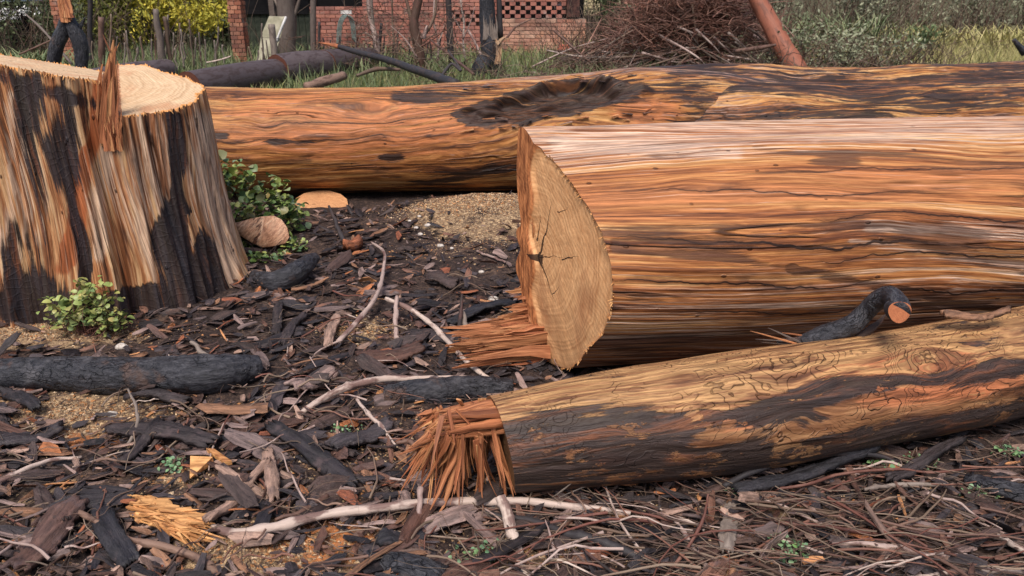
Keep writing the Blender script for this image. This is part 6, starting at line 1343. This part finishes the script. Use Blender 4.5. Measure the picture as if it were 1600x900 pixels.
# brush pile
def brush():
    Y = 13.6; cxp = XA(1075, Y); t = thing('brush_pile', 'tall heap of dead red brown branches left of the leaning log', 'brush pile', (cxp, Y, 0)); rr = np.random.default_rng(3); MID = cxp
    mr = stick_mat('brush twig', [L(122, 82, 70), L(98, 68, 58), L(146, 106, 90), L(76, 56, 50)], peel=L(166, 132, 116), peelamt=.5)
    a = Acc(); N = 3600
    for i in range(N):
        hh = rr.random()**1.1; wd = 1.95*(1-hh**1.4*.72); p = np.array([cxp+rr.uniform(-1, 1)*wd, Y+rr.normal(0, .45), .03+hh*1.45]); d = rr.normal(0, 1, 3); d[2] = abs(d[2])*.5*(.3+hh); d[0] *= 1.3; d /= np.linalg.norm(d); ln = rr.uniform(.15, .6)*(1.6 if rr.random() < .15 else 1)
        if p[2] < .55 and rr.random() < .35: continue
        k = [p, p+d*ln*.5+rr.normal(0, .05, 3), p+d*ln+rr.normal(0, .07, 3)]; 
        for q in k: q[2] = max(q[2], .02)
        V, F, g = tube(catmull(k, 5), np.linspace(.010, .003, 5)*rr.uniform(.5, 1.3), 3, 0, i, False); a.add(V, F, gc=g, tone=rr.random())
    tag(a.build('fine_twigs', mr, t), kind='stuff')
    a = Acc(); foliage(a, (cxp-.15, Y-.1, .95), (1.1, .5, .55), 4200, .035, 9); tag(a.build('dead_leaves', leaf_mat('dead leaves', [L(120, 76, 62), L(96, 60, 50), L(146, 100, 84)], .7), t, False), kind='stuff')
    for i in range(150):
        s_ = rr.random() < .7; x = cxp+rr.uniform(-2.1, 1.7); z = rr.uniform(.1, .62); ang = rr.normal(.35 if x < cxp else -.3, .35); ln = rr.uniform(.6, 1.7)
        k = [np.array([x-ln*.5*math.cos(ang), Y-.45+rr.normal(0, .2), max(.03, z-ln*.5*math.sin(ang))]), np.array([x, Y-.5+rr.normal(0, .2), z+rr.normal(0, .05)]), np.array([x+ln*.5*math.cos(ang), Y-.4+rr.normal(0, .25), max(.03, z+ln*.5*math.sin(ang))])]
        r_ = rr.uniform(.010, .026); V, F, g = tube(catmull(k, 12), np.linspace(r_, r_*.4, 12), 5, .15, i); obj('branch', V, F, [m_pale, m_brownst, mr, m_greyw, m_twig][rr.integers(5)], t, {'gc': g})
brush()
def darkpile(label, px, Y, w_, h, seed, dn=130):
    t = thing('brushwood', label, 'brushwood', (XA(px, Y), Y, 0)); a = Acc(); tangle(a, (XA(px, Y), Y, h*.5), (w_/2, .35, h*.5), dn, .007, seed, .6); tag(a.build('twigs', m_twig, t), kind='stuff')
darkpile('tangle of grey dead branches right of the leaning log', 1340, 13.5, 2.0, .7, 1, 380)
darkpile('low dark dead twigs between brush pile and brick wall', 920, 12.5, 1.2, .5, 2)
darkpile('bare dead twigs on the grass before the faded brick wall', 830, 12.0, 1.4, .3, 3)
darkpile('dead twig tangle left of the burnt trunk', 715, 12.5, 1.6, .7, 4)
darkpile('bare briars before the brick wall with the hose', 560, 13.8, 2.2, .8, 5, 170)
darkpile('bare briars hiding the brick wall behind the forked tree', 640, 14.5, 2.2, 1.3, 6, 200)
darkpile('dead twigs at the foot of the yellow grass', 1480, 14.5, 2.4, .6, 7)
darkpile('grey dead scrub just behind the forked stems at the right', 1290, 11.6, 2.6, .5, 8, 300)
bush('loose grey green scrub right of the leaning log', 'scrub', 'bush', 1300, 12.0, 2.4, 1.05, .7, 3000, .035, f_grey, tn=360, seed=71, tr=.008)
bush('low olive scrub at the left end of the yellow grass', 'scrub', 'bush', 1395, 12.8, 1.4, .9, .7, 1300, .045, f_reed, tn=220, seed=72, tr=.008)
bush('leafless brown scrub left of the brush pile', 'scrub', 'bush', 950, 14.6, 1.4, 1.5, .7, 500, .04, f_grey, tn=320, seed=73, tr=.008)
